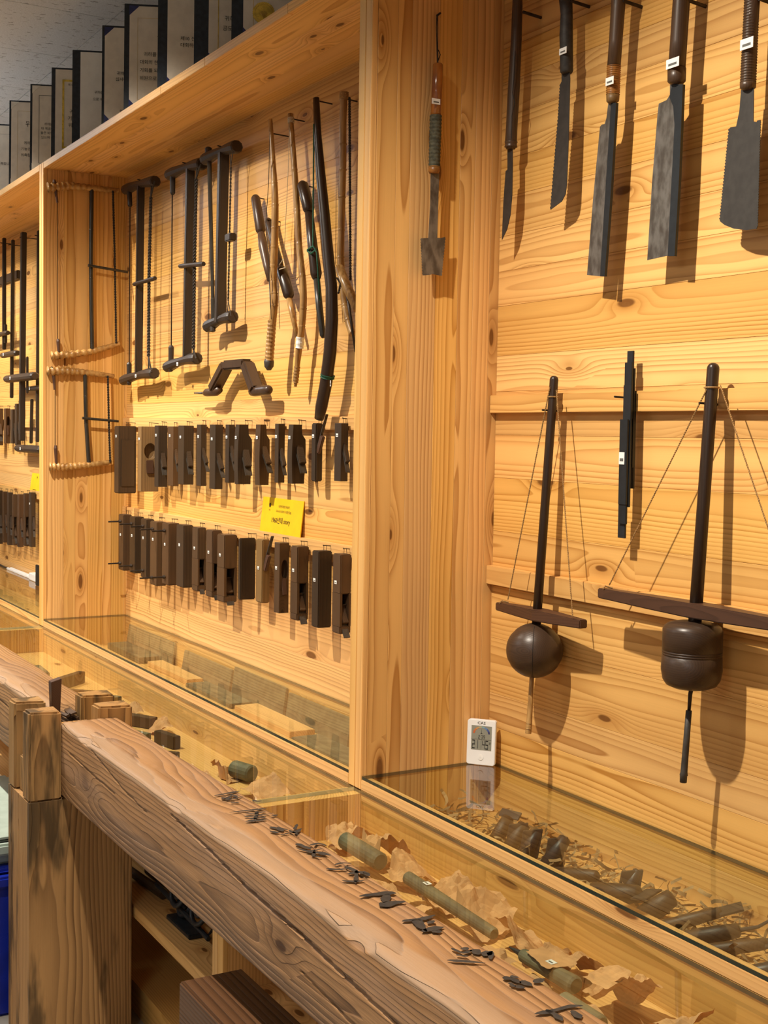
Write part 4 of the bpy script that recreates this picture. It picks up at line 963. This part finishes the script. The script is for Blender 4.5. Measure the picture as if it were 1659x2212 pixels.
# ---- thermometer and hygrometer standing on the glass
BL, BR = PZ(1011.5, 1646.5, GZ), PZ(1072, 1653, GZ)
rt = (BR-BL); wT = rt.length; rt.normalize(); back = V(-rt.y, rt.x, 0)
if back.dot(c_f) < 0: back = -back
upv = (V(0, 0, 1)+back*.05).normalized(); hT = .104
BL = BL-back*.017+V(0, 0, .0009); BR = BR-back*.017+V(0, 0, .0009)
t = thing('thermometer', 'white digital thermometer with grey display in the glass shelf corner', 'thermometer', (BL+BR)/2)
nf = -(back-upv*back.dot(upv)).normalized()
def TP(u, v, e=0): return BL+rt*(u*wT)+upv*(v*hT)+nf*e
def rrect(u0, u1, v0, v1, r, n=5):
    P = []
    for (cu, cv, a0) in ((u1-r/wT, v1-r/hT, 0), (u0+r/wT, v1-r/hT, 90), (u0+r/wT, v0+r/hT, 180), (u1-r/wT, v0+r/hT, 270)):
        for i in range(n+1): a = math.radians(a0+90*i/n); P.append((cu+math.cos(a)*r/wT, cv+math.sin(a)*r/hT))
    return P
MB().prism([TP(u, v, .0) for u, v in rrect(0, 1, 0, 1, .006)], -nf*.014).build('case', 'white', t, bevel=.0012)
MB().prism([TP(u, v, .0001) for u, v in rrect(.15, .87, .335, .87, .0006)], nf*.0004).build('display', 'lcd', t)
def lcd(pts, mat='ink'): MB().prism([TP(u, v, .0006) for u, v in pts], nf*.0002).build('display_mark', mat, t)
ARC = {}
for i, c in enumerate([(.50, .12, .04), (.55, .17, .05), (.50, .28, .10), (.40, .36, .22), (.22, .34, .36), (.12, .22, .42), (.06, .10, .28), (.05, .05, .14)]):
    M['arc%d' % i] = flat('gauge colour %d' % i, c)
    a0, a1 = math.pi*(1-i/8), math.pi*(1-(i+1)/8); cu, cv = .51, .70; P = []
    for r in (.30, .235):
        seq = [a0, (a0+a1)/2, a1] if r == .30 else [a1, (a0+a1)/2, a0]
        P += [(cu+math.cos(a)*r, cv+math.sin(a)*r*wT/hT*.82) for a in seq]
    lcd(P, 'arc%d' % i)
lcd([(.505, .70), (.515, .70), (.518, .80), (.514, .80)]); lcd([(.475, .695), (.545, .695), (.535, .71), (.485, .71)]); lcd([(.16, .565), (.86, .565), (.86, .569), (.16, .569)]); lcd([(.508, .35), (.512, .35), (.512, .56), (.508, .56)])
SEG = {'0': 'abcdef', '1': 'bc', '2': 'abged', '3': 'abgcd', '4': 'fgbc', '5': 'afgcd', '9': 'abcdfg'}
def digit(ch, u, v, w, h):
    s = .16*w; sv = .10*h
    box = {'a': (u, u+w, v+h-sv, v+h), 'g': (u, u+w, v+h/2-sv/2, v+h/2+sv/2), 'd': (u, u+w, v, v+sv), 'f': (u, u+s, v+h/2, v+h), 'e': (u, u+s, v, v+h/2), 'b': (u+w-s, u+w, v+h/2, v+h), 'c': (u+w-s, u+w, v, v+h/2)}
    for k in SEG[ch]: a, b, c, d = box[k]; lcd([(a, c), (b, c), (b, d), (a, d)])
for ch, u in (('2', .40), ('3', .50), ('9', .58)): digit(ch, u, .585, .06, .075)
for ch, u in (('2', .19), ('1', .30), ('4', .55), ('5', .66)): digit(ch, u, .36, .095, .19)
lcd([(.785, .50), (.84, .50), (.84, .515), (.785, .515)]); lcd([(.785, .47), (.84, .47), (.84, .48), (.785, .48)])
text_mesh('CAS', .0085, 'ink', TP(.5, .905, 0), rt, upv, t, 'brand_lettering', 'CENTER', .0006, 1.25)
MB().prism([TP(.5+math.cos(a)*.105, .175+math.sin(a)*.105*wT/hT, .0002) for a in [i*math.pi/12 for i in range(24)]], nf*.0007).build('button', 'page_white', t, bevel=.0002)
MB().prism([TP(.5+math.cos(a)*.04, .175+math.sin(a)*.04*wT/hT, .0009) for a in [i*math.pi/8 for i in range(16)]], nf*.0002).build('button_mark', 'label', t)
# ------------------------------------------------------------------ certificates on the cabinet tops
CH = V(math.sin(math.radians(24)), math.cos(math.radians(24)), 0)      # along each page
CN = V(CH.y, -CH.x, 0)                                                   # towards the viewer's side
def cert(x, h, label, page='page', band=.004, corner=None, frame=None, lines=(), seal=False, title=None, tilt=.05, wid=.235, shift=.0):
    y = .004+shift; o = V(x, y, HT+.0005); up = (V(0, 0, 1)-CN*tilt).normalized()
    t = thing('certificate', label, 'certificate', o+CH*wid/2, 'certificates on top of the cabinets')
    n = CH.cross(up); n = n if n.dot(CN) > 0 else -n
    def q(u, v, e=0): return o+CH*u+up*v+n*e
    def plate(u0, u1, v0, v1, e, th, mat, name, bev=0): 
        return MB().prism([q(u0, v0, e), q(u1, v0, e), q(u1, v1, e), q(u0, v1, e)], n*th).build(name, mat, t, bevel=bev)
    plate(0, wid, 0, h, 0, .0045, 'cover', 'folder_cover', .0008)
    m = .005+band; b0 = .004
    plate(m, wid-.004, b0, h-.007, .0046, .0012, page, 'page')
    e = .0060
    if corner:
        c = .032
        for (pts) in ([(m-.001, b0-.001), (m+c, b0-.001), (m-.001, b0+c)], [(m-.001, h-.006), (m-.001, h-.006-c), (m+c, h-.006)]):
            MB().prism([q(u, v, e) for u, v in pts], n*.0006).build('corner_ribbon', corner, t)
    if frame:
        f0, f1, g0, g1 = m+.026, wid-.03, .035, h-.045; w = frame[1]; mt = frame[0]
        for (u0, u1, v0, v1) in ((f0, f1, g0, g0+w), (f0, f1, g1-w, g1), (f0, f0+w, g0, g1), (f1-w, f1, g0, g1)):
            plate(u0, u1, v0, v1, e+.0004, .0003, mt, 'printed_frame')
    if title: text_mesh(title[0], title[1], title[3] if len(title) > 3 else 'ink', q(title[2][0], title[2][1], 0), CH, up, t, 'printed_title', 'LEFT', e+.001)
    for (s_, sz, u, v) in [q_ for q_ in lines if q_[0]]: text_mesh(s_, sz*1.22, 'ink', q(u, v, 0), CH, up, t, 'printed_text', 'LEFT', e+.001)
    if seal:
        cu, cv, r = .085, .075, .030; P = []
        for i in range(72): a = i*math.pi/36; rr = r*(1.0 if i % 2 else .945); P.append(q(cu+math.cos(a)*rr, cv+math.sin(a)*rr, e+.0003))
        sl = MB().prism(P, n*.0012).build('gold_seal', 'gold', t)
        for k in range(9):
            a = math.radians(20+k*17); MB().tube([q(cu, cv-.014, e+.002), q(cu+math.cos(a)*.010, cv+math.sin(a)*.010-.004, e+.002)], .0009, 5).build('embossed_twig', 'gold_line', sl)
        ring = [q(cu+math.cos(i*math.pi/16)*.0235, cv+math.sin(i*math.pi/16)*.0235, e+.0016) for i in range(33)]
        MB().tube(ring, .0007, 5).build('embossed_ring', 'gold_line', sl)
    return t
L4 = lambda a, b, c, d, z: [(a, .0125, .062, z), (b, .0125, .050, z-.026), (c, .0125, .050, z-.052), (d, .0125, .050, z-.078)]
cert(-3.62, .345, 'certificate folder farthest along the tops, beyond the framed pale page', lines=[('위촉합니다', .012, .05, .16)], frame=('print', .0008))
cert(-3.245, .372, 'pale certificate with thin grey frame and white satin corner', corner='corner_w', frame=('gold_line', .0007), title=('위 촉 장', .030, (.068, .262)), lines=L4('귀하를 2008', '기능경기대회', '위촉합니다.', '', .185)+[('한국산업', .012, .085, .085), ('위 원 장', .012, .085, .060), ('2008', .006, .1, .115)], shift=.012)
cert(-2.865, .355, 'certificate with dark rounded frame in a violet blue folder', corner='corner_w', frame=('cover', .0014), title=('표 창', .020, (.085, .275)), lines=[('귀하는 평소', .0105, .056, .190), ('대 목공예발전', .0105, .044, .172), ('들은 바와', .0105, .042, .154), ('있으며 감사', .0105, .044, .136), ('중소', .0095, .09, .05)], shift=.004)
cert(-2.535, .343, 'certificate with broad yellow gold frame in a navy folder', band=.010, frame=('gold', .0075), title=('위 촉', .022, (.108, .250)), lines=[('제 0 회 2008', .009, .062, .275), ('귀하를', .015, .068, .170), ('기능경기', .015, .062, .144), ('위촉합니다', .015, .064, .118), ('한국산업', .012, .068, .030), ('위 원 장', .012, .068, .012)])
cert(-2.257, .341, 'bright white glossy certificate page in a dark folder', page='page_white', band=.024, title=('위', .018, (.130, .255), 'print'), lines=[('귀하를 제21회 중', .010, .080, .185), ('으로 위촉합니다.', .010, .074, .160)])
cert(-1.905, .337, 'certificate with blue corners and small grey sticker', corner='corner', title=('위 촉', .026, (.108, .262)), lines=[('귀하를 제30', .012, .050, .170), ('심사위 장사', .012, .046, .150), ('한 지 소', .013, .060, .040)])
cert(-1.67, .345, 'cream certificate with thin frame line and blue corners', band=.012, corner='corner', frame=('gold_line', .0007), title=('위 촉 장', .024, (.105, .235)), lines=L4('귀하를 우', '대회의 한국기', '기회를 되어', '위원으로 위', .178)+[('2004', .007, .11, .075), ('한국공예', .013, .072, .040)])
cert(-1.352, .345, 'cream certificate with printed Korean lines in a wide navy folder', band=.024, corner='corner', lines=[('제10 전국인 기능경', .012, .068, .148), ('대회하였으므로 표창', .012, .068, .128)])
cert(-1.052, .345, 'cream certificate with gilt stripe beside the wide navy folder', band=.036, corner='corner', frame=('gold_line', .0022), lines=[('귀하를', .013, .085, .128), ('공모전', .013, .080, .100), ('한국', .012, .088, .035)])
cert(-.782, .345, 'certificate bearing a round gold foil seal', band=.026, corner='corner', frame=('gold_line', .0012), lines=[('한국', .012, .13, .062)], seal=True)
cert(-.43, .345, 'dark certificate folder nearest the double partition', band=.05, shift=.03)
# ------------------------------------------------------------------ far left cabinet
def far_saw(label, posts, arms, grp='dark tall saws in the far cabinet', Y=.285):
    t = thing('frame_saw', label, 'saw', PY(posts[0][0], posts[0][2], Y), grp)
    for (x, y0, y1, w, dx) in posts:
        A, B = PY(x, y0, Y), PY(x+dx, y1, Y); MB().obox((A+B)/2, (XD, YD, A-B), (w*.00115, w*.0009, (A-B).length/2)).build('post', 'saw_wood', t, bevel=.003)
    for (x0, x1, y, h, tg) in arms:
        A, B = PY(x0, y, Y-.012), PY(x1, y, Y-.012); B.z = A.z
        k = .0008*h
        MB().tube([A, A+XD*.01, A.lerp(B, .5), B-XD*.01, B], [k*.6, k, k*1.05, k, k*.7], 10, flat=(1.3, 1)).build('arm', 'saw_arm', t)
        if tg: label_tag(t, V(A.x+(B.x-A.x)*.3, A.y-k*1.32-.001, A.z), XD, ZD, .016, .014)
    x, y0 = posts[0][0], posts[0][1]
    a = PY(x, y0+12, Y); MB().tube([(a.x, D+.001, a.z), (a.x, Y-.02, a.z+.002)], .0022, 6).build('nail', 'nail', t)
far_saw('slim dark saw post with low short arm in the far cabinet', [(9, 514, 755, 10, 0), (12, 700, 742, 8, 0)], [(-30, 17, 730, 15, False)])
far_saw('dark saw with rounded post and short tagged arm in the far cabinet', [(28, 518, 860, 9, -3)], [(6, 38, 768, 18, True)], Y=.30)
a, b = PY(-25, 618, .33), PY(40, 612, .33)
tag(MB().box((a.x, .322, a.z-.022), (b.x, .3395, a.z+.022)).build('wooden_bar', 'saw_arm', bevel=.003), 'dark wooden bar fixed level on the wall behind the far saws', 'bar')
far_saw('thickest dark saw post with long tagged arm in the far cabinet', [(51, 502, 952, 14, -4), (59, 770, 850, 6, 0)], [(16, 76, 819, 24, True)], Y=.272)
far_saw('dark saw pressed against the partition edge in the far cabinet', [(84, 498, 955, 9, -3), (69, 862, 958, 8, -2)], [(60, 96, 840, 15, True), (40, 92, 968, 24, True)], Y=.308)
FR1 = 'planes of the far upper row'; FR2 = 'planes of the far lower row'
for i, (l, s, r, yt, yb, mt) in enumerate([(-14, -8, 7, 882, 962, 'plane_brown'), (8, 12, 22, 882, 958, 'plane_brown'), (22, 27, 36, 884, 958, 'plane_wood'), (32, 37, 45, 872, 962, 'plane_wood')]):
    plane_tool(l, s, r, yt, yb, '%s wooden plane, %s in the upper row of the far cabinet' % ('brown' if mt == 'plane_brown' else 'dark', ORD[i]), mt, 'hollow' if i == 1 else 'iron', None, FR1)
for i, (l, s, r, yt, yb, mt, tg) in enumerate([(-10, -5, 6, 1060, 1175, 'plane_wood', None), (5, 9, 17, 1062, 1172, 'plane_brown', None), (15, 19, 28, 1064, 1178, 'plane_wood', None), (26, 30, 38, 1068, 1178, 'plane_brown', None), (37, 41, 51, 1068, 1182, 'plane_brown', None), (50, 54, 64, 1066, 1180, 'plane_brown', None), (62, 68, 77, 1064, 1182, 'plane_wood', 1088)]):
    plane_tool(l, s, r, yt, yb, '%s wooden plane, %s in the lower row of the far cabinet' % ('brown' if mt == 'plane_brown' else 'dark', ORD[i]), mt, 'mouth' if i in (3, 5) else 'iron', tg, FR2)
for o in list(col.objects):
    if 'dims' in o.keys(): del o['dims']
# power strip, its lead and a dark cover on the far glass
t = thing('power_strip', 'white cable trunking and plug box lying along the back wall', 'power strip', PZ(40, 1235, GZ+.004))
A, B = PZ(22, 1230, GZ), PZ(62, 1252, GZ); A.y = B.y = .318
MB().box((A.x, .303, GZ+.0002), (B.x, .315, GZ+.012)).build('trunking', 'white', t, bevel=.002)
MB().box((A.x, .320, GZ+.0002), (B.x, .332, GZ+.012)).build('trunking', 'white', t, bevel=.002)
MB().box((B.x, .292, GZ+.0002), (B.x+.14, .334, GZ+.036)).build('plug_box', 'white', t, bevel=.003)
for k in range(3): MB().box((B.x-.001, .297+k*.012, GZ+.008), (B.x+.0005, .304+k*.012, GZ+.024)).build('plug', 'spine', t)
MB().tube([(A.x, .318, GZ+.006), (A.x-.06, .31, GZ+.0045), (A.x-.25, .322, GZ+.0045), (A.x-.6, .318, GZ+.0045)], .0042, 8).build('cable', 'cord', t)
a = PY(79, 1215, .26)
tag(MB().box((a.x-.03, .262, GZ+.0004), (a.x+.012, .272, GZ+.10)).build('dark_panel', 'void', bevel=.002), 'dark brown narrow panel standing beside the power strip', 'panel')
# ------------------------------------------------------------------ contents under the glass
PRESS = [(PZ(*a_, z_), PZ(*b_, z_), r_) for a_, b_, r_, z_ in (((880, 1895), (1068, 2018), .0125, -.048), ((745, 1815), (822, 1862), .018, -.048), ((1128, 2062), (1245, 2130), .0145, -.048), ((1215, 2160), (1300, 2215), .014, -.048), ((505, 1660), (545, 1672), .022, -.074))]
def crumple(name, label, c, sx, sy, h, seed, mat='paper', group='crumpled wrapping papers', n=16):
    rg = random.Random(seed); folds = []
    for k in range(9):
        a = rg.uniform(0, math.pi); folds.append((math.cos(a), math.sin(a), rg.uniform(-.7, .7), rg.uniform(.25, 1.0)*(1 if k % 2 else -1)))
    vs = []; R = rg.uniform(-.22, .22)
    zs = []
    for i in range(n+1):
        for j in range(n+1):
            u, v = -1+2*i/n, -1+2*j/n
            z = sum(w*abs(a*u+b*v-q) for a, b, q, w in folds)
            z += .5*noise.noise((u*2.2+seed, v*2.2, 0))+.18*noise.noise((u*6+seed, v*6, 3))
            zs.append(z)
    z0, z1 = min(zs), max(zs); k = 0
    for i in range(n+1):
        for j in range(n+1):
            u, v = -1+2*i/n, -1+2*j/n; z = (zs[k]-z0)/(z1-z0); k += 1
            edge = 1-.25*z
            x, y = u*sx*edge*(1+.12*noise.noise((u*3, v*3, seed))), v*sy*edge*(1+.12*noise.noise((u*3, v*3, seed+9)))
            vs.append(Vector(c)+V(x*math.cos(R)-y*math.sin(R), x*math.sin(R)+y*math.cos(R), z*h+.0006))
    for p in vs:
        for A, B, r in PRESS:
            ab = V(B.x-A.x, B.y-A.y, 0); f = max(-.06, min(1.06, V(p.x-A.x, p.y-A.y, 0).dot(ab)/ab.dot(ab))); c_ = A.lerp(B, f)
            if V(p.x-c_.x, p.y-c_.y, 0).length < r+.013: p.z = min(p.z, max(c[2]+.0006, c_.z-r-.0008))
    fs = [(i*(n+1)+j, (i+1)*(n+1)+j, (i+1)*(n+1)+j+1, i*(n+1)+j+1) for i in range(n) for j in range(n)]
    o = MB().add(vs, fs).build(name, mat); return tag(o, label, 'paper', group)
ORDX = ORD+['sixteenth', 'seventeenth', 'eighteenth', 'nineteenth', 'twentieth', 'twenty-first', 'twenty-second', 'twenty-third', 'twenty-fourth', 'twenty-fifth', 'twenty-sixth']
_rg = random.Random(21)
PAPERS = sorted([(.085+.126*i+_rg.uniform(-.003, .003)+(.05 if q else 0), (-.068, -.186)[q], q) for i in range(11) for q in (0, 1)])
for i, (x, y, q) in enumerate(PAPERS):
    crumple('crumpled_paper', 'crumpled tan wrapping paper, %s from the double partition in the right low case' % ORDX[i], (x, y, -.0998), .051, .047, (.062+.009*(i % 3)) if not q else (.040+.006*(i % 2)), 11.3*i+2)
for i, (x, y) in enumerate([(-.14, -.12), (-.28, -.20), (-.36, -.07), (-.47, -.20), (-.56, -.07)]):
    crumple('crumpled_paper', 'crumpled tan wrapping paper, %s from the double partition in the middle low case' % ORDX[i], (x, y, -.0998), .050, .046, .055, 17.3*i+5)
TZ = -.048
def case_tool(label, a, b, ra, rb, mat, z=TZ, tagu=None, cap=None, name='round_tool'):
    A, B = PZ(*a, z), PZ(*b, z); d = (B-A).normalized()
    t = thing(name, label, 'tool', (A+B)/2-V(0, 0, max(ra, rb)), 'tools lying on the crumpled papers')
    MB().tube([A, A+d*.004, B-d*.004, B], [ra*.8, ra, rb, rb*.8], 16).build('shaft', mat, t, smooth=False)
    if tagu is not None:
        p = A.lerp(B, tagu)+V(0, 0, max(ra, rb)+.0006); label_tag(t, p, d, d.cross(V(0, 0, -1)) if False else V(-d.y, d.x, 0), .016, .012)
    if cap:
        MB().tube([A-d*cap, A-d*cap*.4, A+d*.002], [.0012, .004, ra*.6], 10).build('tip', 'steel_dark', t)
    return t
case_tool('long grey green wooden rod with small white tag among the papers', (880, 1895), (1068, 2018), .0125, .0105, 'tool_green', tagu=.25)
case_tool('thick dark roller lying on papers beside the partition corner', (745, 1815), (822, 1862), .018, .018, 'tool_green')
case_tool('dark chisel handle with steel point and white tag under torn paper', (1128, 2062), (1245, 2130), .011, .0145, 'tool_green', tagu=.55, cap=.035)
case_tool('short dark roller near the split of the beam writing', (1215, 2160), (1300, 2215), .014, .014, 'tool_green')
case_tool('pale turned roller lying before the far glass pane', (505, 1660), (545, 1672), .022, .022, 'tool_green', -.074)
crumple('torn_paper', 'torn tan paper laid across the dark chisel handle', PZ(1185, 2068, -.034), .045, .03, .012, 77.7, group=None)
crumple('torn_paper', 'torn square tan paper lying beyond the chisel handle', PZ(1318, 2118, -.040), .030, .030, .018, 31.7, group=None)
# wood scraps and plane stocks in the middle case and trays
def scrap(label, c, ax, half, mat, grp, name='wood_scrap'):
    o = MB().obox(c, ax, half).build(name, mat, bevel=.0015); return tag(o, label, 'wood scrap', grp)
rg = random.Random(5)
SC = [(-.95, -.10, .05, .012, .018), (-1.08, -.16, .07, .010, .012), (-1.22, -.09, .06, .016, .016), (-1.38, -.17, .08, .009, .012), (-1.52, -.10, .06, .018, .02), (-1.70, -.16, .09, .012, .015), (-1.9, -.10, .07, .014, .02), (-2.1, -.15, .08, .015, .015), (-.78, -.18, .05, .01, .016)]
for i, (x, y, a, b, c) in enumerate(SC):
    th = rg.uniform(-.9, .9); z = -.0998+c+.0008
    scrap('small dark wood scrap, %s of those scattered in the middle low case' % ORDX[i], (x, y, z), (V(math.cos(th), math.sin(th), 0), V(-math.sin(th), math.cos(th), 0), ZD), (a, b, c), ['plane_wood', 'tool_green', 'plane_brown'][i % 3], 'dark scraps in the middle low case')
for i, (x, y) in enumerate([(-.90, -.235), (-1.19, -.235), (-1.30, -.235), (-1.56, -.225), (-1.82, -.225), (-1.10, -.065), (-1.36, -.065)]):
    crumple('crumpled_paper', 'crumpled tan wrapping paper, %s among the dark wood scraps' % ORDX[i], (x, y, -.0998), .040, .032, .045, 55.1*i+4)
for i, (x, y, a, b, c) in enumerate([(-.25, .27, .12, .03, .006), (-.60, .25, .18, .045, .008), (-1.02, .26, .20, .04, .01), (-1.45, .26, .19, .04, .008), (-1.88, .27, .20, .03, .009), (-2.32, .265, .19, .04, .012)]):
    scrap('flat wooden pattern board, %s of those under the middle glass shelf' % ORDX[i], (x, y, -.0848+c), (XD, YD, ZD), (a, b, c), ['pine_rail', 'tool_green'][i % 2], 'pattern boards under the middle glass', 'tray_board')
for i, (x, L, h) in enumerate([(-2.30, .26, .085), (-1.72, .22, .075), (-1.28, .20, .09), (-.86, .20, .08), (-.40, .24, .088)]):  # leaning boards added to dim the tray back seen through the glass
    o = MB().hexa([(x-L, .318, -.0848), (x+L, .318, -.0848), (x+L, .326, -.0848), (x-L, .326, -.0848), (x-L, .331, -.0848+h), (x+L, .331, -.0848+h), (x+L, .338, -.0848+h), (x-L, .338, -.0848+h)]).build('tray_board', 'tool_green', bevel=.001)
    tag(o, 'thin grey green board added to dim the tray back, %s from the bamboo saws' % ORD[i], 'board', 'boards added under the middle glass')
# shavings and small tools under the right upper glass
st = MB()
for k in range(1500):
    x = rg.uniform(.02, 1.9); y = rg.uniform(.05, .325); z = -.085+rg.random()**2*.042
    L = rg.uniform(.02, .06); w = rg.uniform(.0012, .0042); a = rg.uniform(0, 6.28); cv = rg.uniform(-90, 90); el = rg.uniform(-.5, .7)
    p = V(x, y, z); d = V(math.cos(a), math.sin(a), el).normalized(); P = []
    for i in range(6):
        P.append(p.copy()); p = p+d*(L/5); a2 = cv*L/5
        d = (Matrix.Rotation(a2, 3, V(rg.uniform(-.2, .2), rg.uniform(-.2, .2), 1))@d+V(0, 0, rg.uniform(-.25, .2))).normalized()
    s_ = d.cross(V(rg.uniform(-1, 1), rg.uniform(-1, 1), .4)).normalized()*w
    vs = [max_p for q in P for max_p in (q-s_, q+s_)]
    for q in vs: q.z = min(max(q.z, -.0845), .018); q.x = min(max(q.x, .003), 2.5); q.y = min(max(q.y, .03), .335)
    st.add(vs, [(2*i, 2*i+1, 2*i+3, 2*i+2) for i in range(5)])
o = st.build('wood_shavings', 'straw'); o['kind'] = 'stuff'; tag(o, 'pale curled wood shavings heaped under the right glass shelf', 'shavings')
def tray_tool(label, px, py, L, r, ang, mat, el=.35, head=None):
    c = PZ(px, py, -.045); d = V(math.cos(ang), math.sin(ang), el).normalized()
    t = thing('tray_tool', label, 'tool', c-V(0, 0, r), 'small dark tools in the shavings')
    MB().tube([c-d*L/2, c-d*L*.46, c+d*L*.1, c+d*L*.46, c+d*L/2], [r*.7, r, r*.95, r*.8, r*.5], 12).build('handle', mat, t, smooth=True)
    if head == 'iron': MB().obox(c+d*L*.62, (d, V(-d.y, d.x, 0), d.cross(V(-d.y, d.x, 0))), (L*.16, r*1.6, .002)).build('iron', 'steel_dark', t, bevel=.0006)
    if head == 'hook': MB().tube([c+d*L*.45, c+d*L*.8, c+d*L*1.1+V(0, 0, .012), c+d*L*1.2+V(0, 0, .004)], [.004, .003, .0025, .002], 8).build('hook', 'steel_dark', t)
    if head == 'flat': MB().obox(c, (V(.5, .8, .1), V(0, .2, 1), V(.8, -.5, .1)), (.02, .03, .005)).build('flat_blade', 'steel_dark', t, bevel=.001)
for i, a in enumerate([(1085, 1790, .06, .016, 1.9, 'plane_wood', .9, 'iron', 'dark stubby tool at the head of the shavings by the thermometer'), (1115, 1810, .07, .017, 1.6, 'plane_wood', 1.2, 'flat', 'dark flat bladed tool stuck upright in the shavings'),
      (1146, 1824, .06, .015, 1.5, 'spine', 1.4, 'flat', 'black upright blade third along the shavings'), (1200, 1842, .075, .016, 1.4, 'spine', 1.3, 'flat', 'black upright blade with square top in the shavings'), (1240, 1890, .11, .014, .3, 'plane_wood', .2, None, 'dark handle lying across the shavings'),
      (1330, 1930, .10, .020, .4, 'plane_wood', .2, 'iron', 'thick dark handled iron in the middle of the shavings'), (1360, 1915, .07, .012, 1.4, 'spine', 1.6, 'flat', 'tall black blade standing amid the shavings'), (1420, 1960, .07, .020, .9, 'plane_wood', .8, None, 'dark knob shaped tool standing in shavings'),
      (1480, 1990, .13, .012, .9, 'plane_wood', .35, 'iron', 'slanting dark chisel lying in the shavings'), (1535, 2020, .10, .015, .8, 'plane_wood', .3, 'hook', 'dark hook tool with bent steel tip in the shavings'), (1578, 2048, .12, .012, .8, 'plane_brown', .25, 'iron', 'brown chisel lying near the end of the shavings'), (1652, 2098, .08, .014, .9, 'spine', .3, None, 'black short rod beside the brown chisel')]):
    tray_tool(a[8], *a[:8])
# ------------------------------------------------------------------ things on the low open shelf behind the beam
SZ = -.395
for i, (x, y, L, r) in enumerate([(-.64, -.215, .24, .018), (-.72, -.215, .34, .014), (-.62, -.13, .28, .016), (-.70, -.265, .25, .012), (-.66, -.075, .28, .02), (-.62, -.13, .2, .011)]):
    z = SZ+r+.0005+(.034 if i in (1, 5) else 0)
    o = MB().tube([(x-L/2, y, z), (x+L/2, y+.02, z)], r, 14).build('wooden_stick', ['plane_brown', 'plane_wood', 'tool_green'][i % 3])
    tag(o, '%s wooden stick lying on the low open shelf, %s one' % (['brown', 'dark', 'grey green'][i % 3], ['the thick', 'the longest', 'the middling', 'the slim', 'the thickest', 'the shortest'][i]), 'stick', 'sticks on the low open shelf')
t = thing('iron_scroll', 'black wrought iron scroll ornament lying on the low open shelf', 'ornament', V(-.40, -.27, SZ))
def spiral(c, r0, turns, sgn, nm):
    P = []
    for i in range(int(turns*20)+1):
        a = i/20*2*math.pi; r = r0*(1-i/(turns*20)*.82); P.append(V(c.x+math.cos(a*sgn)*r, c.y+.3*math.sin(a*sgn)*r, c.z+math.sin(a*sgn)*r*.9))
    MB().tube(P, .006, 8).build(nm, 'spine', t, smooth=True)
spiral(V(-.40, -.27, SZ+.085), .055, 2.2, 1, 'scroll'); spiral(V(-.30, -.26, SZ+.075), .045, 1.8, -1, 'scroll'); spiral(V(-.42, -.25, SZ+.046), .038, 1.6, -1, 'scroll')
MB().tube([(-.56, -.27, SZ+.05), (-.38, -.27, SZ+.04), (-.24, -.26, SZ+.02)], .006, 8).build('stem', 'spine', t)
MB().box((-.45, -.285, SZ+.0005), (-.30, -.245, SZ+.012)).build('base_plate', 'spine', t, bevel=.002)
o = crumple('leather_roll', 'dark folded leather piled on the low open shelf', (-.17, -.17, SZ), .085, .10, .16, 401.0, 'leather', None, 22); o['category'] = 'leather'
o = crumple('leather_roll', 'dark leather apron heaped behind the iron scroll', (-.36, -.115, SZ), .085, .065, .13, 405.0, 'leather', None, 22); o['category'] = 'leather'
